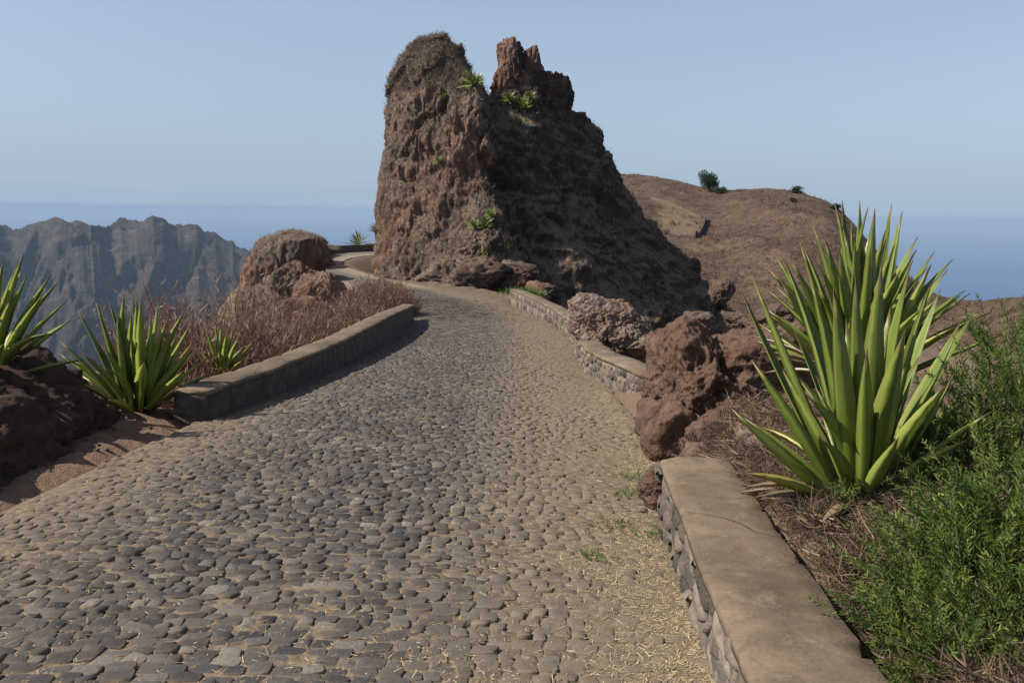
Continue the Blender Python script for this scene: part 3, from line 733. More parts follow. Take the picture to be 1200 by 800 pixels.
def build_outcrop():
    zl = np.concatenate([np.arange(-13.5, 9.0, 0.155), np.arange(9.0, 10.6, 0.05), np.arange(10.6, 13.55, 0.08)])
    nu_f, nu_b = 400, 110
    rings = []
    sidea = []
    for z in zl:
        row = 248 - z / 70.0 * F
        pts = {}
        for k_ in ("L", "Fq", "Rq", "B"):
            px, d = interp3(ROWS[k_], row)
            u = (px - 600) / F * 1.0
            pts[k_] = np.array([u * d, d])
        L, Fp, R, B = pts["L"], pts["Fq"], pts["Rq"], pts["B"]
        # edge mid-points bulged outwards
        def bulge(a, b, amt):
            e = b - a; nrm = np.array([e[1], -e[0]]); return (a + b) / 2 + nrm * amt
        ctrl = np.array([L, bulge(L, Fp, 0.12), Fp, bulge(Fp, R, 0.05), R, bulge(R, B, 0.14), B, bulge(B, L, 0.14)])
        # closed catmull-rom
        segs = [100, 130, 100, 90, 40, 30, 30, 20]
        ring = []
        for s_ in range(8):
            p0, p1, p2, p3 = ctrl[s_ - 1], ctrl[s_], ctrl[(s_ + 1) % 8], ctrl[(s_ + 2) % 8]
            t = (np.arange(segs[s_]) / segs[s_])[:, None]
            ring.append(0.5 * ((2 * p1) + (-p0 + p2) * t + (2 * p0 - 5 * p1 + 4 * p2 - p3) * t ** 2 + (-p0 + 3 * p1 - 3 * p2 + p3) * t ** 3))
        rings.append(np.concatenate(ring))
    A = np.array(rings)                       # (nz, nu, 2)
    nz_, nu = A.shape[:2]
    V = np.concatenate([A, np.repeat(zl[:, None, None], nu, 1)], 2)      # (nz,nu,3)
    # round the very top
    c = V[-1].mean(0); V[-1] = c + (V[-1] - c) * 0.3; V[-1, :, 2] += 0.15
    du = np.roll(V, -1, 1) - np.roll(V, 1, 1); dv = np.gradient(V, axis=0)
    N = np.cross(du, dv); N /= np.maximum(np.linalg.norm(N, axis=2), 1e-6)[..., None]
    P = V.reshape(-1, 3); Nn = N.reshape(-1, 3)
    q = P * (1, 1, 0.7)
    pxv = 600 + P[:, 0] / P[:, 1] * F; rowv = 248 - P[:, 2] / P[:, 1] * F
    flank = sstep(0.0, 0.45, Nn[:, 0])
    # strike of the beds: steep joints on the lit face, diagonal slabs on the shaded flank
    w1 = 0.9 * np.stack([fbm(q / 3.0, 2, 0.5, 1), fbm(q / 3.0, 2, 0.5, 21), fbm(q / 3.0, 2, 0.5, 41)], 1)
    qs = (q + w1)
    D = 0.85 * fbm(q / 5.5, 3, 0.5, 4.2)
    fa, g1 = facet(qs * (1, 1, 0.55) / 3.0 + 3.3, 1.1, 1.5); D += fa - 0.40 * np.clip(1 - g1 / 0.10, 0, 1) * (1 - 0.5 * flank)
    fa, g2 = facet(qs * (1, 1, 0.75) / 1.15 + 7.7, 0.42, 0.62); D += fa * (1 - 0.4 * flank) - 0.16 * np.clip(1 - g2 / 0.12, 0, 1)
    fa, g3 = facet(q / 0.5 + 1.7, 0.24, 0.36); D += fa
    D += 0.40 * fbm(q / 1.3, 5, 0.66, 2.2)
    dg = np.stack([(P[:, 1] * 0.5 + P[:, 2] * 0.85) / 2.2, (P[:, 1] * 0.85 - P[:, 2] * 0.5) / 9.0, P[:, 0] / 5.0], 1)
    D += flank * 0.6 * ridged(dg, 3, 0.5, 3.1)
    # the cleft that parts the rounded hump from the dark slab
    cx = np.interp(rowv, [60, 100, 160, 230, 300, 345, 400], [578, 582, 594, 618, 650, 676, 700])
    D -= (1.9 - 0.8 * sstep(250, 340, rowv)) * np.exp(-((pxv - cx) / (15 + 0.05 * (rowv - 100))) ** 2) * (P[:, 1] < 84)
    row = 248 - P[:, 2] / 70 * F
    rock_amt = 0.75 + 0.25 * fbm(q / 6, 2, 0.5, 7)
    top_soft = 1 - 0.55 * sstep(150, 90, row) * (1 - flank)
    D = D * rock_amt * top_soft * 0.85 * (1 - 0.7 * sstep(90, 55, row) * (1 - flank))
    D *= 1 - 0.45 * sstep(470, 445, pxv)
    P = P + Nn * (D - 0.25 - 0.55 * flank * sstep(330, 250, row) - 0.4 * sstep(140, 70, row))[:, None]
    P[:nu, 2] = P[:nu, 2].min() - 2
    # attributes
    V2 = P.reshape(nz_, nu, 3)
    du = np.roll(V2, -1, 1) - np.roll(V2, 1, 1); dv = np.gradient(V2, axis=0)
    N2 = np.cross(du, dv); N2 /= np.maximum(np.linalg.norm(N2, axis=2), 1e-6)[..., None]
    N2 = N2.reshape(-1, 3)
    gn = fbm(P / 2.2, 3, 0.5, 3)
    px = 600 + P[:, 0] / P[:, 1] * F
    grass = np.clip(sstep(0.15, 0.6, N2[:, 2] + 0.25 * gn) * 0.9 + sstep(160, 90, row + 30 * gn) * sstep(600, 560, px) * 0.9, 0, 1)
    side = sstep(0.1, 0.5, Nn[:, 0] * 0.9 + 0.2 * gn)  # mask of the painted shade: faces turned right, away from the sun
    cap = np.arange(nu)[::-1] + (nz_ - 1) * nu
    Qf = np.stack([np.arange(nu)[None] + (np.arange(nz_ - 1) * nu)[:, None],
                   (np.arange(nu)[None] + 1) % nu + (np.arange(nz_ - 1) * nu)[:, None],
                   (np.arange(nu)[None] + 1) % nu + ((np.arange(nz_ - 1) + 1) * nu)[:, None],
                   np.arange(nu)[None] + ((np.arange(nz_ - 1) + 1) * nu)[:, None]], -1).reshape(-1, 4)
    P = np.concatenate([P, P[-nu:].mean(0, keepdims=True) + (0, 0, 0.12)])
    N2c = np.concatenate([N2, [[0, 0, 1]]]); grass = np.append(grass, 1); side = np.append(side, 0)
    ci = len(P) - 1; ti = (nz_ - 1) * nu + np.arange(nu)
    Tf = np.stack([ti, np.roll(ti, -1), np.full(nu, ci)], 1)
    # spires and foot lumps fused in the same rock
    Vs, Qs, Ts = [P], [Qf], [Tf]; off = len(P); At = [grass]; As = [side]
    lumps = [((599, 78), 72.5, (1.15, 1.6, 2.65), 1, 6, 3.2), ((594, 108), 72.5, (1.35, 1.6, 1.8), 2, 5, 2.6), ((624, 92), 73.5, (1.1, 1.5, 2.45), 3, 6, 3.2), ((612, 108), 73, (2.0, 1.6, 1.7), 16, 6, 3.0), ((638, 112), 75, (1.2, 1.4, 1.7), 12, 5, 2.6), ((657, 112), 74.5, (1.05, 1.3, 1.75), 4, 6, 3.4), ((642, 118), 75, (1.9, 1.7, 2.0), 15, 5, 2.6),
             ((566, 322), 60.5, (2.2, 1.9, 1.5), 5, 5, 2.6), ((606, 326), 60.5, (1.7, 1.6, 1.2), 6, 5, 2.6), ((520, 328), 63.5, (2.0, 1.5, 0.9), 7, 5, 2.4), ((634, 345), 58, (1.3, 1.4, 0.9), 8, 5, 2.6), ((548, 140), 67, (1.2, 1.0, 1.5), 9, 5, 2.6), ((560, 300), 62, (1.8, 1.5, 2.0), 10, 6, 2.5),
             ((795, 325), 82, (2.0, 3.0, 2.4), 11, 5, 2.6), ((825, 350), 84, (1.6, 2.4, 1.7), 13, 5, 2.6), ((762, 285), 80, (1.4, 2.4, 2.0), 14, 5, 2.6)]
    for (pxy, d, R, seed, sub, k_) in lumps:
        v_, f_ = rock_geo(R, seed, sub, k_, 0.14, 0.10, 0.04, (), 1.8, 0.09)
        v_ = v_ + np.array(at(*pxy, d)[:])
        Vs.append(v_); Ts.append(f_ + off); off += len(v_)
        g_ = 0.5 * sstep(0.45, 0.85, v_[:, 2] * 0 + unit(v_ - np.array(at(*pxy, d)[:]))[:, 2]) * (pxy[1] > 150); At.append(g_)
        As.append(sstep(0.2, 0.6, (v_ - np.array(at(*pxy, d)[:]))[:, 0] / R[0]))  # same painted-shade mask on the right half of each lump
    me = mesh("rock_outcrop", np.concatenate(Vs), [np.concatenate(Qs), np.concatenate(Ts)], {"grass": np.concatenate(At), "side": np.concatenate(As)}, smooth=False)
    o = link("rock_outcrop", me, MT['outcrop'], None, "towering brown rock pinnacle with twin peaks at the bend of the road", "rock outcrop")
    # dry grass on its crown and ledges
    Pc = np.concatenate(Vs)[:len(N2c)]
    wgt = np.clip(grass, 0, 1) ** 1.5 * (Pc[:, 1] < 84) * (Pc[:, 2] > -6)
    vis = (N2c @ (-unit(Pc[:1] * 0 + Pc)).T.diagonal() if False else (N2c * -unit(Pc)).sum(1)) > -0.25
    wgt = wgt * vis
    n_g = 46000
    idx = rng.choice(len(Pc), n_g, p=wgt / wgt.sum())
    base = Pc[idx] + rng.normal(0, 0.09, (n_g, 3)); nn = N2c[idx]
    dr = unit(nn * 0.55 + np.array([0.12, -0.05, 0.75]) + rng.normal(0, 0.33, (n_g, 3)))
    ln = rng.uniform(0.12, 0.42, n_g); wd = rng.uniform(0.02, 0.04, n_g)
    g = link("dry_grass", blade_mesh("dry_grass", base - nn * 0.08, dr, ln, wd, rng.random(n_g), bend=np.stack([0.08 * ln, 0 * ln, -0.12 * ln], 1)), MT['clgrass'], kind="stuff")
    return o, Pc, N2c
OUT, OP, ON = build_outcrop()

def out_point(px, py):
    """nearest visible point of the outcrop surface behind a pixel"""
    u, v = ray(px, py)
    q = OP / OP[:, 1:2]
    e = np.hypot(q[:, 0] - u, q[:, 2] - v)
    m = np.where(e < 0.0035)[0]
    if len(m) == 0: m = np.array([e.argmin()])
    i = m[OP[m, 1].argmin()]
    return OP[i], ON[i]

# ---- left hand boulder ridge beside the far road
def rock_multi(name, lumps, m, label, cat="boulder", grassy=0.0):
    Vs, Ts, off = [], [], 0; ga = []
    for (c, R, seed, sub, kw) in lumps:
        v, f = rock_geo(R, seed, sub, **kw); v = v + np.array(c[:])
        e1 = v[f[:, 1]] - v[f[:, 0]]; e2 = v[f[:, 2]] - v[f[:, 0]]; fn = np.cross(e1, e2); vn = np.zeros_like(v)
        for j_ in range(3): np.add.at(vn, f[:, j_], fn)
        vn = unit(vn); ga.append(grassy * np.clip(sstep(0.05, 0.6, vn[:, 2] + 0.3 * fbm(v / 1.1, 3, 0.5, 4)), 0, 1))
        Vs.append(v); Ts.append(f + off); off += len(v)
    ga = np.concatenate(ga)
    return link(name, mesh(name, np.concatenate(Vs), [np.concatenate(Ts)], {"grass": ga, "side": 0 * ga}, smooth=False), m, None, label, cat)
K1 = dict(big=0.15, mid=0.065, fine=0.02, crack=0.06)
KO = dict(big=0.10, mid=0.05, fine=0.025, crack=0.04, planes=9, pits=0.02)
BL = rock_multi("boulder", [
    (at(333, 340, 66), (3.1, 4.4, 5.2), 21, 6, dict(KO, flat=0.74)), (at(350, 312, 78), (2.9, 7.5, 3.6), 24, 6, dict(KO, flat=0.72)),
    (at(356, 300, 88), (2.3, 7.0, 1.9), 22, 6, KO), (at(382, 300, 98), (1.8, 4.5, 1.2), 23, 6, KO), (at(350, 378, 60), (3.6, 5.0, 3.2), 25, 6, KO)],
    MT['outcrop'], "large brown grass-topped boulder on the outer side of the far road bend", grassy=0.9)
rock_multi("boulder", [(at(352, 340, 50), (1.35, 1.6, 1.75), 31, 6, dict(KO, holes=[(-0.1, -1, -0.2, 0.35, 0.3)])), (at(378, 352, 47), (1.2, 1.6, 1.6), 32, 6, KO), (at(348, 376, 46), (1.6, 1.6, 1.4), 33, 6, KO)],
    MT['outcrop'], "rough rock rising out of the reddish brush in front of the grass-topped boulder", grassy=0.4)
def grass_on(o, n_, zmin, lens, seed, m, thr=0.45):
    me = o.data; nv = len(me.vertices); v = np.empty(nv * 3); me.vertices.foreach_get("co", v); v = v.reshape(-1, 3)
    nn = np.empty(nv * 3); me.vertices.foreach_get("normal", nn); nn = nn.reshape(-1, 3)
    r_ = np.random.default_rng(seed); w_ = (nn[:, 2] > thr) * (v[:, 2] > zmin) * np.clip(0.5 + fbm(v / 1.2, 2, 0.5, seed), 0, 1)
    i = r_.choice(nv, n_, p=w_ / w_.sum())
    d = unit(nn[i] * 0.4 + np.array([0.1, 0, 0.8]) + r_.normal(0, 0.35, (n_, 3)))
    ln = r_.uniform(*lens, n_)
    link("dry_grass", blade_mesh("dry_grass", v[i] + r_.normal(0, 0.05, (n_, 3)) - nn[i] * 0.05, d, ln, r_.uniform(0.015, 0.035, n_), r_.random(n_), bend=np.c_[0.1 * ln, 0 * ln, -0.1 * ln]), MT[m], kind="stuff")
grass_on(BL, 14000, -7.5, (0.12, 0.4), 3, 'clgrass')

# ---- right hand boulders
holes = [(0.28, -0.80, 0.52, 0.22, 0.42), (-0.52, -0.85, -0.02, 0.11, 0.30), (-0.25, -0.75, 0.50, 0.18, 0.20), (0.05, -0.95, 0.22, 0.12, 0.16), (-0.1, -0.9, -0.35, 0.10, 0.14), (0.5, -0.8, -0.1, 0.13, 0.16)]
rock_multi("boulder", [(Vector((1.86, 8.55, -1.72)), (0.62, 0.75, 0.70), 41, 7, dict(big=0.12, mid=0.06, fine=0.022, crack=0.05, pits=0.05, holes=holes)),
                       (Vector((1.55, 7.95, -2.05)), (0.33, 0.45, 0.42), 42, 5, K1), (Vector((1.55, 9.0, -1.45)), (0.22, 0.3, 0.26), 43, 5, K1), (Vector((2.35, 8.5, -1.62)), (0.62, 0.6, 0.58), 44, 6, K1), (Vector((1.60, 8.35, -1.98)), (0.36, 0.55, 0.5), 45, 5, K1), (Vector((1.95, 7.55, -1.95)), (0.5, 0.42, 0.34), 46, 5, K1)],
           MT['redrock'], "big reddish pitted boulder with dark holes beside the right verge")
rock("boulder", at(718, 392, 17.2), (0.90, 0.8, 0.72), 51, MT['palerock'], "pale rounded boulder standing behind the middle stone wall", "boulder", sub=7, crack=0.07)
rock("rock", Vector((1.95, 6.25, -1.80)), (0.34, 0.42, 0.26), 61, MT['palerock'], "flat pale rock between the red boulder and the big agave", sub=6, holes=[(0.1, -0.8, 0.5, 0.28, 0.3)])
rock("rock", Vector((1.50, 6.75, -1.98)), (0.21, 0.24, 0.17), 62, MT['redrock'], "small dark red rock at the foot of the pitted boulder", sub=5)
rock("rock", Vector((1.00, 5.78, -1.84)), (0.13, 0.18, 0.16), 63, MT['redrock'], "rough dark stone at the far end of the nearest wall", sub=6, big=0.16, mid=0.1)
rock("rock", Vector((1.62, 6.05, -1.80)), (0.17, 0.15, 0.10), 64, MT['palerock'], "small whitish stone lying in dead agave leaves", sub=5)
rock("rock", at(848, 342, 36), (0.5, 0.6, 0.5), 65, MT['brownrock'], "dark rock poking above the slope left of the big agave", sub=6)
rock("rock", at(866, 376, 16), (0.32, 0.4, 0.2), 66, MT['brownrock'], "low brown rock on the bank behind the red boulder", sub=6)
rock("rock", at(905, 372, 13.5), (0.32, 0.4, 0.22), 67, MT['brownrock'], "brown rock on the bank close behind the agave leaves", sub=6)
rock("rock", at(812, 378, 26), (0.5, 0.6, 0.4), 68, MT['brownrock'], "shaded brown rock in the ravine behind the red boulder", sub=6)
# the dark earth mound on the left
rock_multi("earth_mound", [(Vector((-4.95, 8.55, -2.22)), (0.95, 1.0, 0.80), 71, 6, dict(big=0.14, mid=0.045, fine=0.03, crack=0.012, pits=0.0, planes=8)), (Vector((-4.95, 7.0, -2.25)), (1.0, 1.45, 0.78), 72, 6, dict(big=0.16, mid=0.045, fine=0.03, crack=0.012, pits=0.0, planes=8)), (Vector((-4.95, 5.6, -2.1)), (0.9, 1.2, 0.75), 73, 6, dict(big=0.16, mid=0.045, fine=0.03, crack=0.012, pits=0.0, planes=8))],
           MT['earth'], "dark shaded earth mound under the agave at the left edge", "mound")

# ------------------------------------------------------------------ walls
def wall(name, pts, heights, width, label, stones=0, smooth_cap=True, cap_t=0.055, n_sub=None, over=0.004, group="low roadside walls", base_drop=0.35):
    """pts: road-face base line, wall body lies to the 'away' side; away = +1 right of travel, -1 left"""
    away = width / abs(width); wd = abs(width)
    P = np.array(pts, float); t = np.concatenate([[0], np.cumsum(np.linalg.norm(np.diff(P, axis=0), axis=1))])
    n_ = n_sub or int(t[-1] / 0.16); s = np.linspace(0, t[-1], n_)
    def sm(v):
        r = np.interp(s, t, v); k_ = max(3, int(1.0 / (s[1] - s[0])) | 1)
        if k_ >= n_: return r
        pad = np.concatenate([2 * r[0] - r[1:k_ // 2 + 1][::-1], r, 2 * r[-1] - r[-k_ // 2:-1][::-1]])
        return np.convolve(pad, np.ones(k_) / k_, 'valid')[:n_]
    x, y = sm(P[:, 0]), sm(P[:, 1]); h = np.interp(s, t, heights)
    tx, ty = np.gradient(x), np.gradient(y); q = np.hypot(tx, ty); nx, ny = ty / q * away, -tx / q * away
    L, S, Z = nearest(x, y); zb = Z - 0.012 * np.minimum(np.abs(L), 2.6) ** 2 + 0.03
    zt = zb + h
    zt = np.convolve(np.pad(zt, 4, mode='edge'), np.ones(9) / 9, 'valid')
    root = empty(name, (x[0], y[0], zb[0]), label, "wall", group)
    o3 = np.array([x[0], y[0], zb[0]])
    def sweep(nm, prof, m, noise_amp, jag=0.0):
        """prof: list of (off, kind, dz) with kind 'b' from base, 't' from top"""
        k_ = len(prof); V = np.empty((n_, k_, 3))
        for j_, (of, kd, dz) in enumerate(prof):
            V[:, j_, 0] = x + nx * of; V[:, j_, 1] = y + ny * of; V[:, j_, 2] = (zb if kd == 'b' else zt) + dz
        V = V.reshape(-1, 3)
        V += noise_amp * np.stack([fbm(V * 1.6, 2, 0.4, 1), fbm(V * 1.6, 2, 0.4, 20), 0.5 * fbm(V * 1.6, 2, 0.4, 40)], 1) + 0.35 * noise_amp * np.stack([fbm(V * 11, 2, 0.5, 5), fbm(V * 11, 2, 0.5, 25), 0.4 * fbm(V * 9, 2, 0.5, 45)], 1)
        Q = np.stack([(np.arange(n_ - 1) * k_)[:, None] + np.arange(k_)[None], (np.arange(n_ - 1) * k_)[:, None] + (np.arange(k_)[None] + 1) % k_,
                      ((np.arange(n_ - 1) + 1) * k_)[:, None] + (np.arange(k_)[None] + 1) % k_, ((np.arange(n_ - 1) + 1) * k_)[:, None] + np.arange(k_)[None]], -1).reshape(-1, 4)
        if nm == 'cap':
            V = V.reshape(n_, k_, 3)
            for j_, sg in ((1, 1), (2, 1), (k_ - 3, -1), (k_ - 2, -1)):
                ch = np.clip(fbm(V[:, j_] * 7, 3, 0.6, 13 + j_ // 4) - 0.25, 0, 1) * 0.045
                V[:, j_, 0] += nx * ch * sg; V[:, j_, 1] += ny * ch * sg; V[:, j_, 2] -= ch * 0.7
            V = V.reshape(-1, 3)
        if away < 0: Q = Q[:, ::-1]
        ends = [np.array([np.arange(k_)]), np.array([np.arange(k_)[::-1] + (n_ - 1) * k_])]
        me = mesh(nm, V - o3, [Q] + ends, smooth=False)
        return link(nm, me, m, root)
    fl = list(np.linspace(-base_drop, -0.001, 6))
    cored = [(0, 'b', -base_drop)] + [(0.012 * ((-1) ** i_), 't', -cap_t - 0.30 + 0.06 * i_) for i_ in range(0)]
    core_prof = [(0.0, 'b', -base_drop), (0.0, 'b', 0.0), (0.01, 'b', 0.08), (0.012, 't', -cap_t - 0.10), (0.015, 't', -cap_t + 0.004), (wd - 0.015, 't', -cap_t + 0.004), (wd, 'b', 0), (wd + 0.02, 'b', -base_drop - 0.3)]
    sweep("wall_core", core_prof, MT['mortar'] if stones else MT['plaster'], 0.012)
    bv = 0.014
    cp_ = [(-over, 't', -cap_t), (-over - 0.002, 't', -bv), (-over + bv, 't', 0.0), (wd * 0.25, 't', 0.004), (wd * 0.5, 't', 0.008), (wd * 0.75, 't', 0.005), (wd + over - bv, 't', 0.0), (wd + over, 't', -bv), (wd + over, 't', -cap_t)]
    sweep("cap", cp_, MT['concrete'], 0.014)
    if stones:
        # rubble stones set in the mortar of the road face
        r_ = np.random.default_rng(int(abs(x[0]) * 1000))
        ums = []
        for u_ in range(10):
            k_ = 8; a_ = np.radians([22, 68, 112, 158, 202, 248, 292, 338]) + r_.normal(0, 0.2, k_); rad = 1.08 + r_.normal(0, 0.14, k_)
            dd = np.clip(np.stack([np.cos(a_), np.sin(a_)], 1) * rad[:, None], -1, 1)
            r0 = np.c_[dd, np.full(k_, -1.0)]; r1 = np.c_[dd * 0.98, 0.15 + r_.normal(0, 0.2, k_)]; r2 = np.c_[dd * 0.62, 0.75 + r_.normal(0, 0.3, k_)]
            V = np.concatenate([r0, r1, r2, [[0, 0, 0.9]]])
            j = np.arange(8); jn = (j + 1) % 8
            me = mesh("stone", V, [np.concatenate([np.stack([j, jn, jn + 8, j + 8], 1), np.stack([j + 8, jn + 8, jn + 16, j + 16], 1)]), np.stack([j + 16, jn + 16, np.full(8, 24)], 1)], smooth=False)
            me.materials.append(MT['wstone']); ums.append(me)
        cnt = 0; sv = 0.0
        rows_ = 3
        if stones == 2: rows_ = 2
        for rw in range(rows_):
            sv = r_.uniform(0, 0.08)
            while sv < t[-1] - 0.1 and cnt < 290:
                w_ = r_.uniform(0.11, 0.26) * (1.25 if stones == 2 else 1)
                sc_ = sv + w_ / 2; sv += w_ + r_.uniform(0.01, 0.04)
                xi, yi, zi, zti = (np.interp(sc_, s, v_) for v_ in (x, y, zb, zt)); nxi, nyi = np.interp(sc_, s, nx), np.interp(sc_, s, ny)
                hh = (zti - cap_t - zi + 0.02) / rows_
                if hh < 0.04: continue
                zc = zi - 0.02 + hh * (rw + 0.5) + r_.normal(0, 0.014)
                o = bpy.data.objects.new("stone", ums[r_.integers(0, 10)])
                outv = Vector((-nxi, -nyi, 0)); alng = Vector((-nyi, nxi, 0)) * 1.0
                upv = outv.cross(alng)
                Mx = Matrix((alng, outv.cross(alng), outv)).transposed().to_4x4()
                ang = r_.normal(0, 0.28)
                Mx = Mx @ Matrix.Rotation(ang, 4, 'Z')
                Mx = Matrix.Translation(Vector((xi, yi, zc)) - Vector(o3) + outv * r_.uniform(-0.012, 0.004)) @ Mx @ Matrix.Diagonal((w_ / 2 * 0.95, hh / 2 * r_.uniform(0.6, 1.0), r_.uniform(0.013, 0.024), 1))
                COL.objects.link(o); o.parent = root; o.matrix_local = Mx
                cnt += 1
    return root
wall("stone_wall", [(0.70, 0.6), (0.78, 2.0), (0.86, 3.5), (0.91, 4.3), (0.99, 5.72)], [0.30, 0.30, 0.33, 0.38, 0.44], 0.46, "nearest low rubble wall with wide brown concrete cap at lower right", 1, n_sub=150)
wall("stone_wall", [(1.72, 11.4), (1.27, 14.3), (1.24, 15.4), (1.36, 19.5), (1.45, 23.0)], [0.40, 0.40, 0.42, 0.36, 0.32], 0.42, "middle stone wall with visible rubble in front of the pale boulder", 1)
wall("stone_wall", [(1.50, 23.4), (1.22, 29.0), (0.62, 35.0), (-0.12, 40.6)], [0.44, 0.55, 0.66, 0.74], 0.45, "farther stone wall on the right running towards the pinnacle foot", 2)
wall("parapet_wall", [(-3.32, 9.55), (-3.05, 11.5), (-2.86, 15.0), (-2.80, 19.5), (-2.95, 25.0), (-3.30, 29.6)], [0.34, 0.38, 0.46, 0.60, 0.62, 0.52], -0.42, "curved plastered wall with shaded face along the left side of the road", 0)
# parapet along the outer side of the far bend
def far_parapet():
    s = np.interp(np.array([84, 88, 92, 96, 100]), RC[:330, 1], RS[:330]) if False else None
    idx = [i for i in range(len(RC)) if 83 < RS[i] - 0 and RC[i, 1] > 88][::12]
    pts = [RC[i] - RN[i] * 2.75 for i in idx[:10]]
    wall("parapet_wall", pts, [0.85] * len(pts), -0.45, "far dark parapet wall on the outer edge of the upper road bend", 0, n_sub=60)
far_parapet()

# ------------------------------------------------------------------ agaves
def leaf_mesh(base, tip, width, axis, sag, seg=8, fold=0.35, root=Vector((0, 0, 0)), wave=0.0, cut=1.0):
    b = Vector(base); t_ = Vector(tip); ln = (t_ - b).length
    ax = Vector(axis)
    d = (t_ - b).normalized()
    inn = (ax - d * ax.dot(d))
    if inn.length < 1e-3: inn = Vector((0, -1, 0.2))
    inn.normalize(); side = d.cross(inn).normalized()
    V = []; T = []; E = []
    for i in range(seg + 1):
        u = i / seg * cut
        c = b.lerp(t_, u) + inn * (sag * ln * 4 * u * (1 - u)) + side * (wave * math.sin(u * 5.0))
        if u < 0.48: wp = 0.42 + 0.58 * math.sin(u / 0.48 * math.pi / 2)
        else: wp = max(0.015, (1 - ((u - 0.48) / 0.52) ** 1.55))
        hw = width * 0.5 * wp
        V += [c - side * hw + inn * hw * fold, c - inn * hw * 0.28, c + side * hw + inn * hw * fold, c - inn * (hw * 0.36 + 0.004)]
        T += [u] * 4; E += [1, 0, 1, 0.4]
    V = np.array([v - root for v in V])
    Q = []
    for i in range(seg):
        a = i * 4; c_ = a + 4
        for j in range(4): Q.append((a + j, a + (j + 1) % 4, c_ + (j + 1) % 4, c_ + j))
    return mesh("leaf", V, [np.array(Q), np.array([[3, 2, 1, 0], [seg * 4, seg * 4 + 1, seg * 4 + 2, seg * 4 + 3]])], {"t": T, "e": E}, smooth=False)
def agave(label, base, tips, width, n_extra, length, group="agaves along the road", m='agave', axis=(0, 0, 1), yellow=0, spread=0.06, tilt=(8, 70), seed=1, core_r=0.06, widthvar=0.25, skirt=0):
    r_ = random.Random(seed); base = Vector(base)
    root = empty("agave_plant", base, label, "agave", group)
    ax = Vector(axis).normalized()
    def put(b, t_, w_, mm, sag, nm="leaf"):
        me = leaf_mesh(b, t_, w_, ax, sag, root=base, fold=r_.uniform(0.30, 0.75), wave=r_.uniform(-0.01, 0.01))
        return link(nm, me, MT[mm], root)
    for tp in tips:
        t_ = base + (tp[0] - base) * 1.06; w_ = width * (tp[1] if len(tp) > 1 else r_.uniform(0.85, 1.15)); mm = tp[2] if len(tp) > 2 else m
        dirv = (t_ - base); h_ = dirv.copy(); h_.z = 0
        if h_.length > 1e-3: h_.normalize()
        b = base + h_ * core_r + Vector((0, 0, r_.uniform(-0.02, 0.05)))
        put(b, t_, w_, mm, r_.uniform(-0.02, 0.05))
    ga = 2.39996
    for i in range(n_extra):
        f = (i + 0.5) / n_extra
        az = i * ga + r_.uniform(-0.3, 0.3); tl = math.radians(tilt[0] + (tilt[1] - tilt[0]) * f ** 0.9 + r_.uniform(-6, 6))
        d = Vector((math.sin(tl) * math.cos(az), math.sin(tl) * math.sin(az), math.cos(tl)))
        q = Vector((0, 0, 1)).rotation_difference(ax); d = q @ d
        hz = Vector((math.cos(az), math.sin(az), 0))
        ln = length * r_.uniform(0.75, 1.05) * (1 - 0.15 * f)
        b = base + q @ (hz * core_r * (0.3 + f)) + ax * (0.08 * (1 - f))
        put(b, b + d * ln, width * r_.uniform(1 - widthvar, 1 + widthvar), 'agavey' if (yellow and f > 0.7 and r_.random() < yellow) else m, r_.uniform(0.0, 0.06) if r_.random() > 0.15 else r_.uniform(0.08, 0.14))
    for i in range(skirt):          # withered leaves hanging round the foot
        az = r_.uniform(2.2, 6.9); tl = math.radians(r_.uniform(72, 100)); ln = length * r_.uniform(0.45, 0.75)
        d = Vector((math.sin(tl) * math.cos(az), math.sin(tl) * math.sin(az), math.cos(tl)))
        b = base + Vector((math.cos(az), math.sin(az), 0)) * core_r + Vector((0, 0, 0.06))
        put(b, b + d * ln, width * r_.uniform(0.5, 0.8), 'agaved', r_.uniform(0.02, 0.10), "dry_leaf")
    return root
def tips_at(lst, d, jit=0.25, seed=3):
    r_ = random.Random(seed); out = []
    for t_ in lst:
        dd = d + (t_[2] if len(t_) > 2 else r_.uniform(-jit, jit))
        out.append((at(t_[0], t_[1], dd),) + tuple(t_[3:]))
    return out
# big agave at the right: front and rear rosettes
fb = at(1008, 600, 4.55)
front = tips_at([(867, 486, -0.25, 1.0, 'agave'), (888, 432, -0.1, 1.0), (888, 338, 0.15, 1.05), (876, 352, 0.5, 0.8), (922, 318, 0.3, 0.9), (950, 330, 0.0, 0.8), (978, 354, -0.35, 1.15), (1005, 340, -0.3, 1.0), (1033, 328, -0.2, 1.2),
                 (1063, 333, 0.0, 0.9), (1058, 400, -0.55, 1.25), (1018, 420, -0.5, 0.9), (1086, 348, -0.1, 1.1), (1096, 352, 0.25, 0.8), (1119, 388, 0.3, 1.0), (1134, 381, 0.5, 0.9), (1112, 446, -0.15, 0.95), (1142, 462, 0.4, 0.7), (1122, 470, 0.6, 0.8),
                 (1160, 541, -0.05, 0.7, 'agavey'), (1082, 574, -0.35, 1.3, 'agavey'), (936, 400, 0.4, 0.9), (1040, 372, 0.35, 1.0), (990, 385, 0.4, 1.0), (1072, 392, 0.5, 0.9)], 4.6)
agave("big front agave with long broad leaves behind the nearest wall", fb, front, 0.102, 26, 0.85, tilt=(6, 62), seed=4, core_r=0.075, yellow=0.35, skirt=12)
bb = at(1004, 455, 5.7)
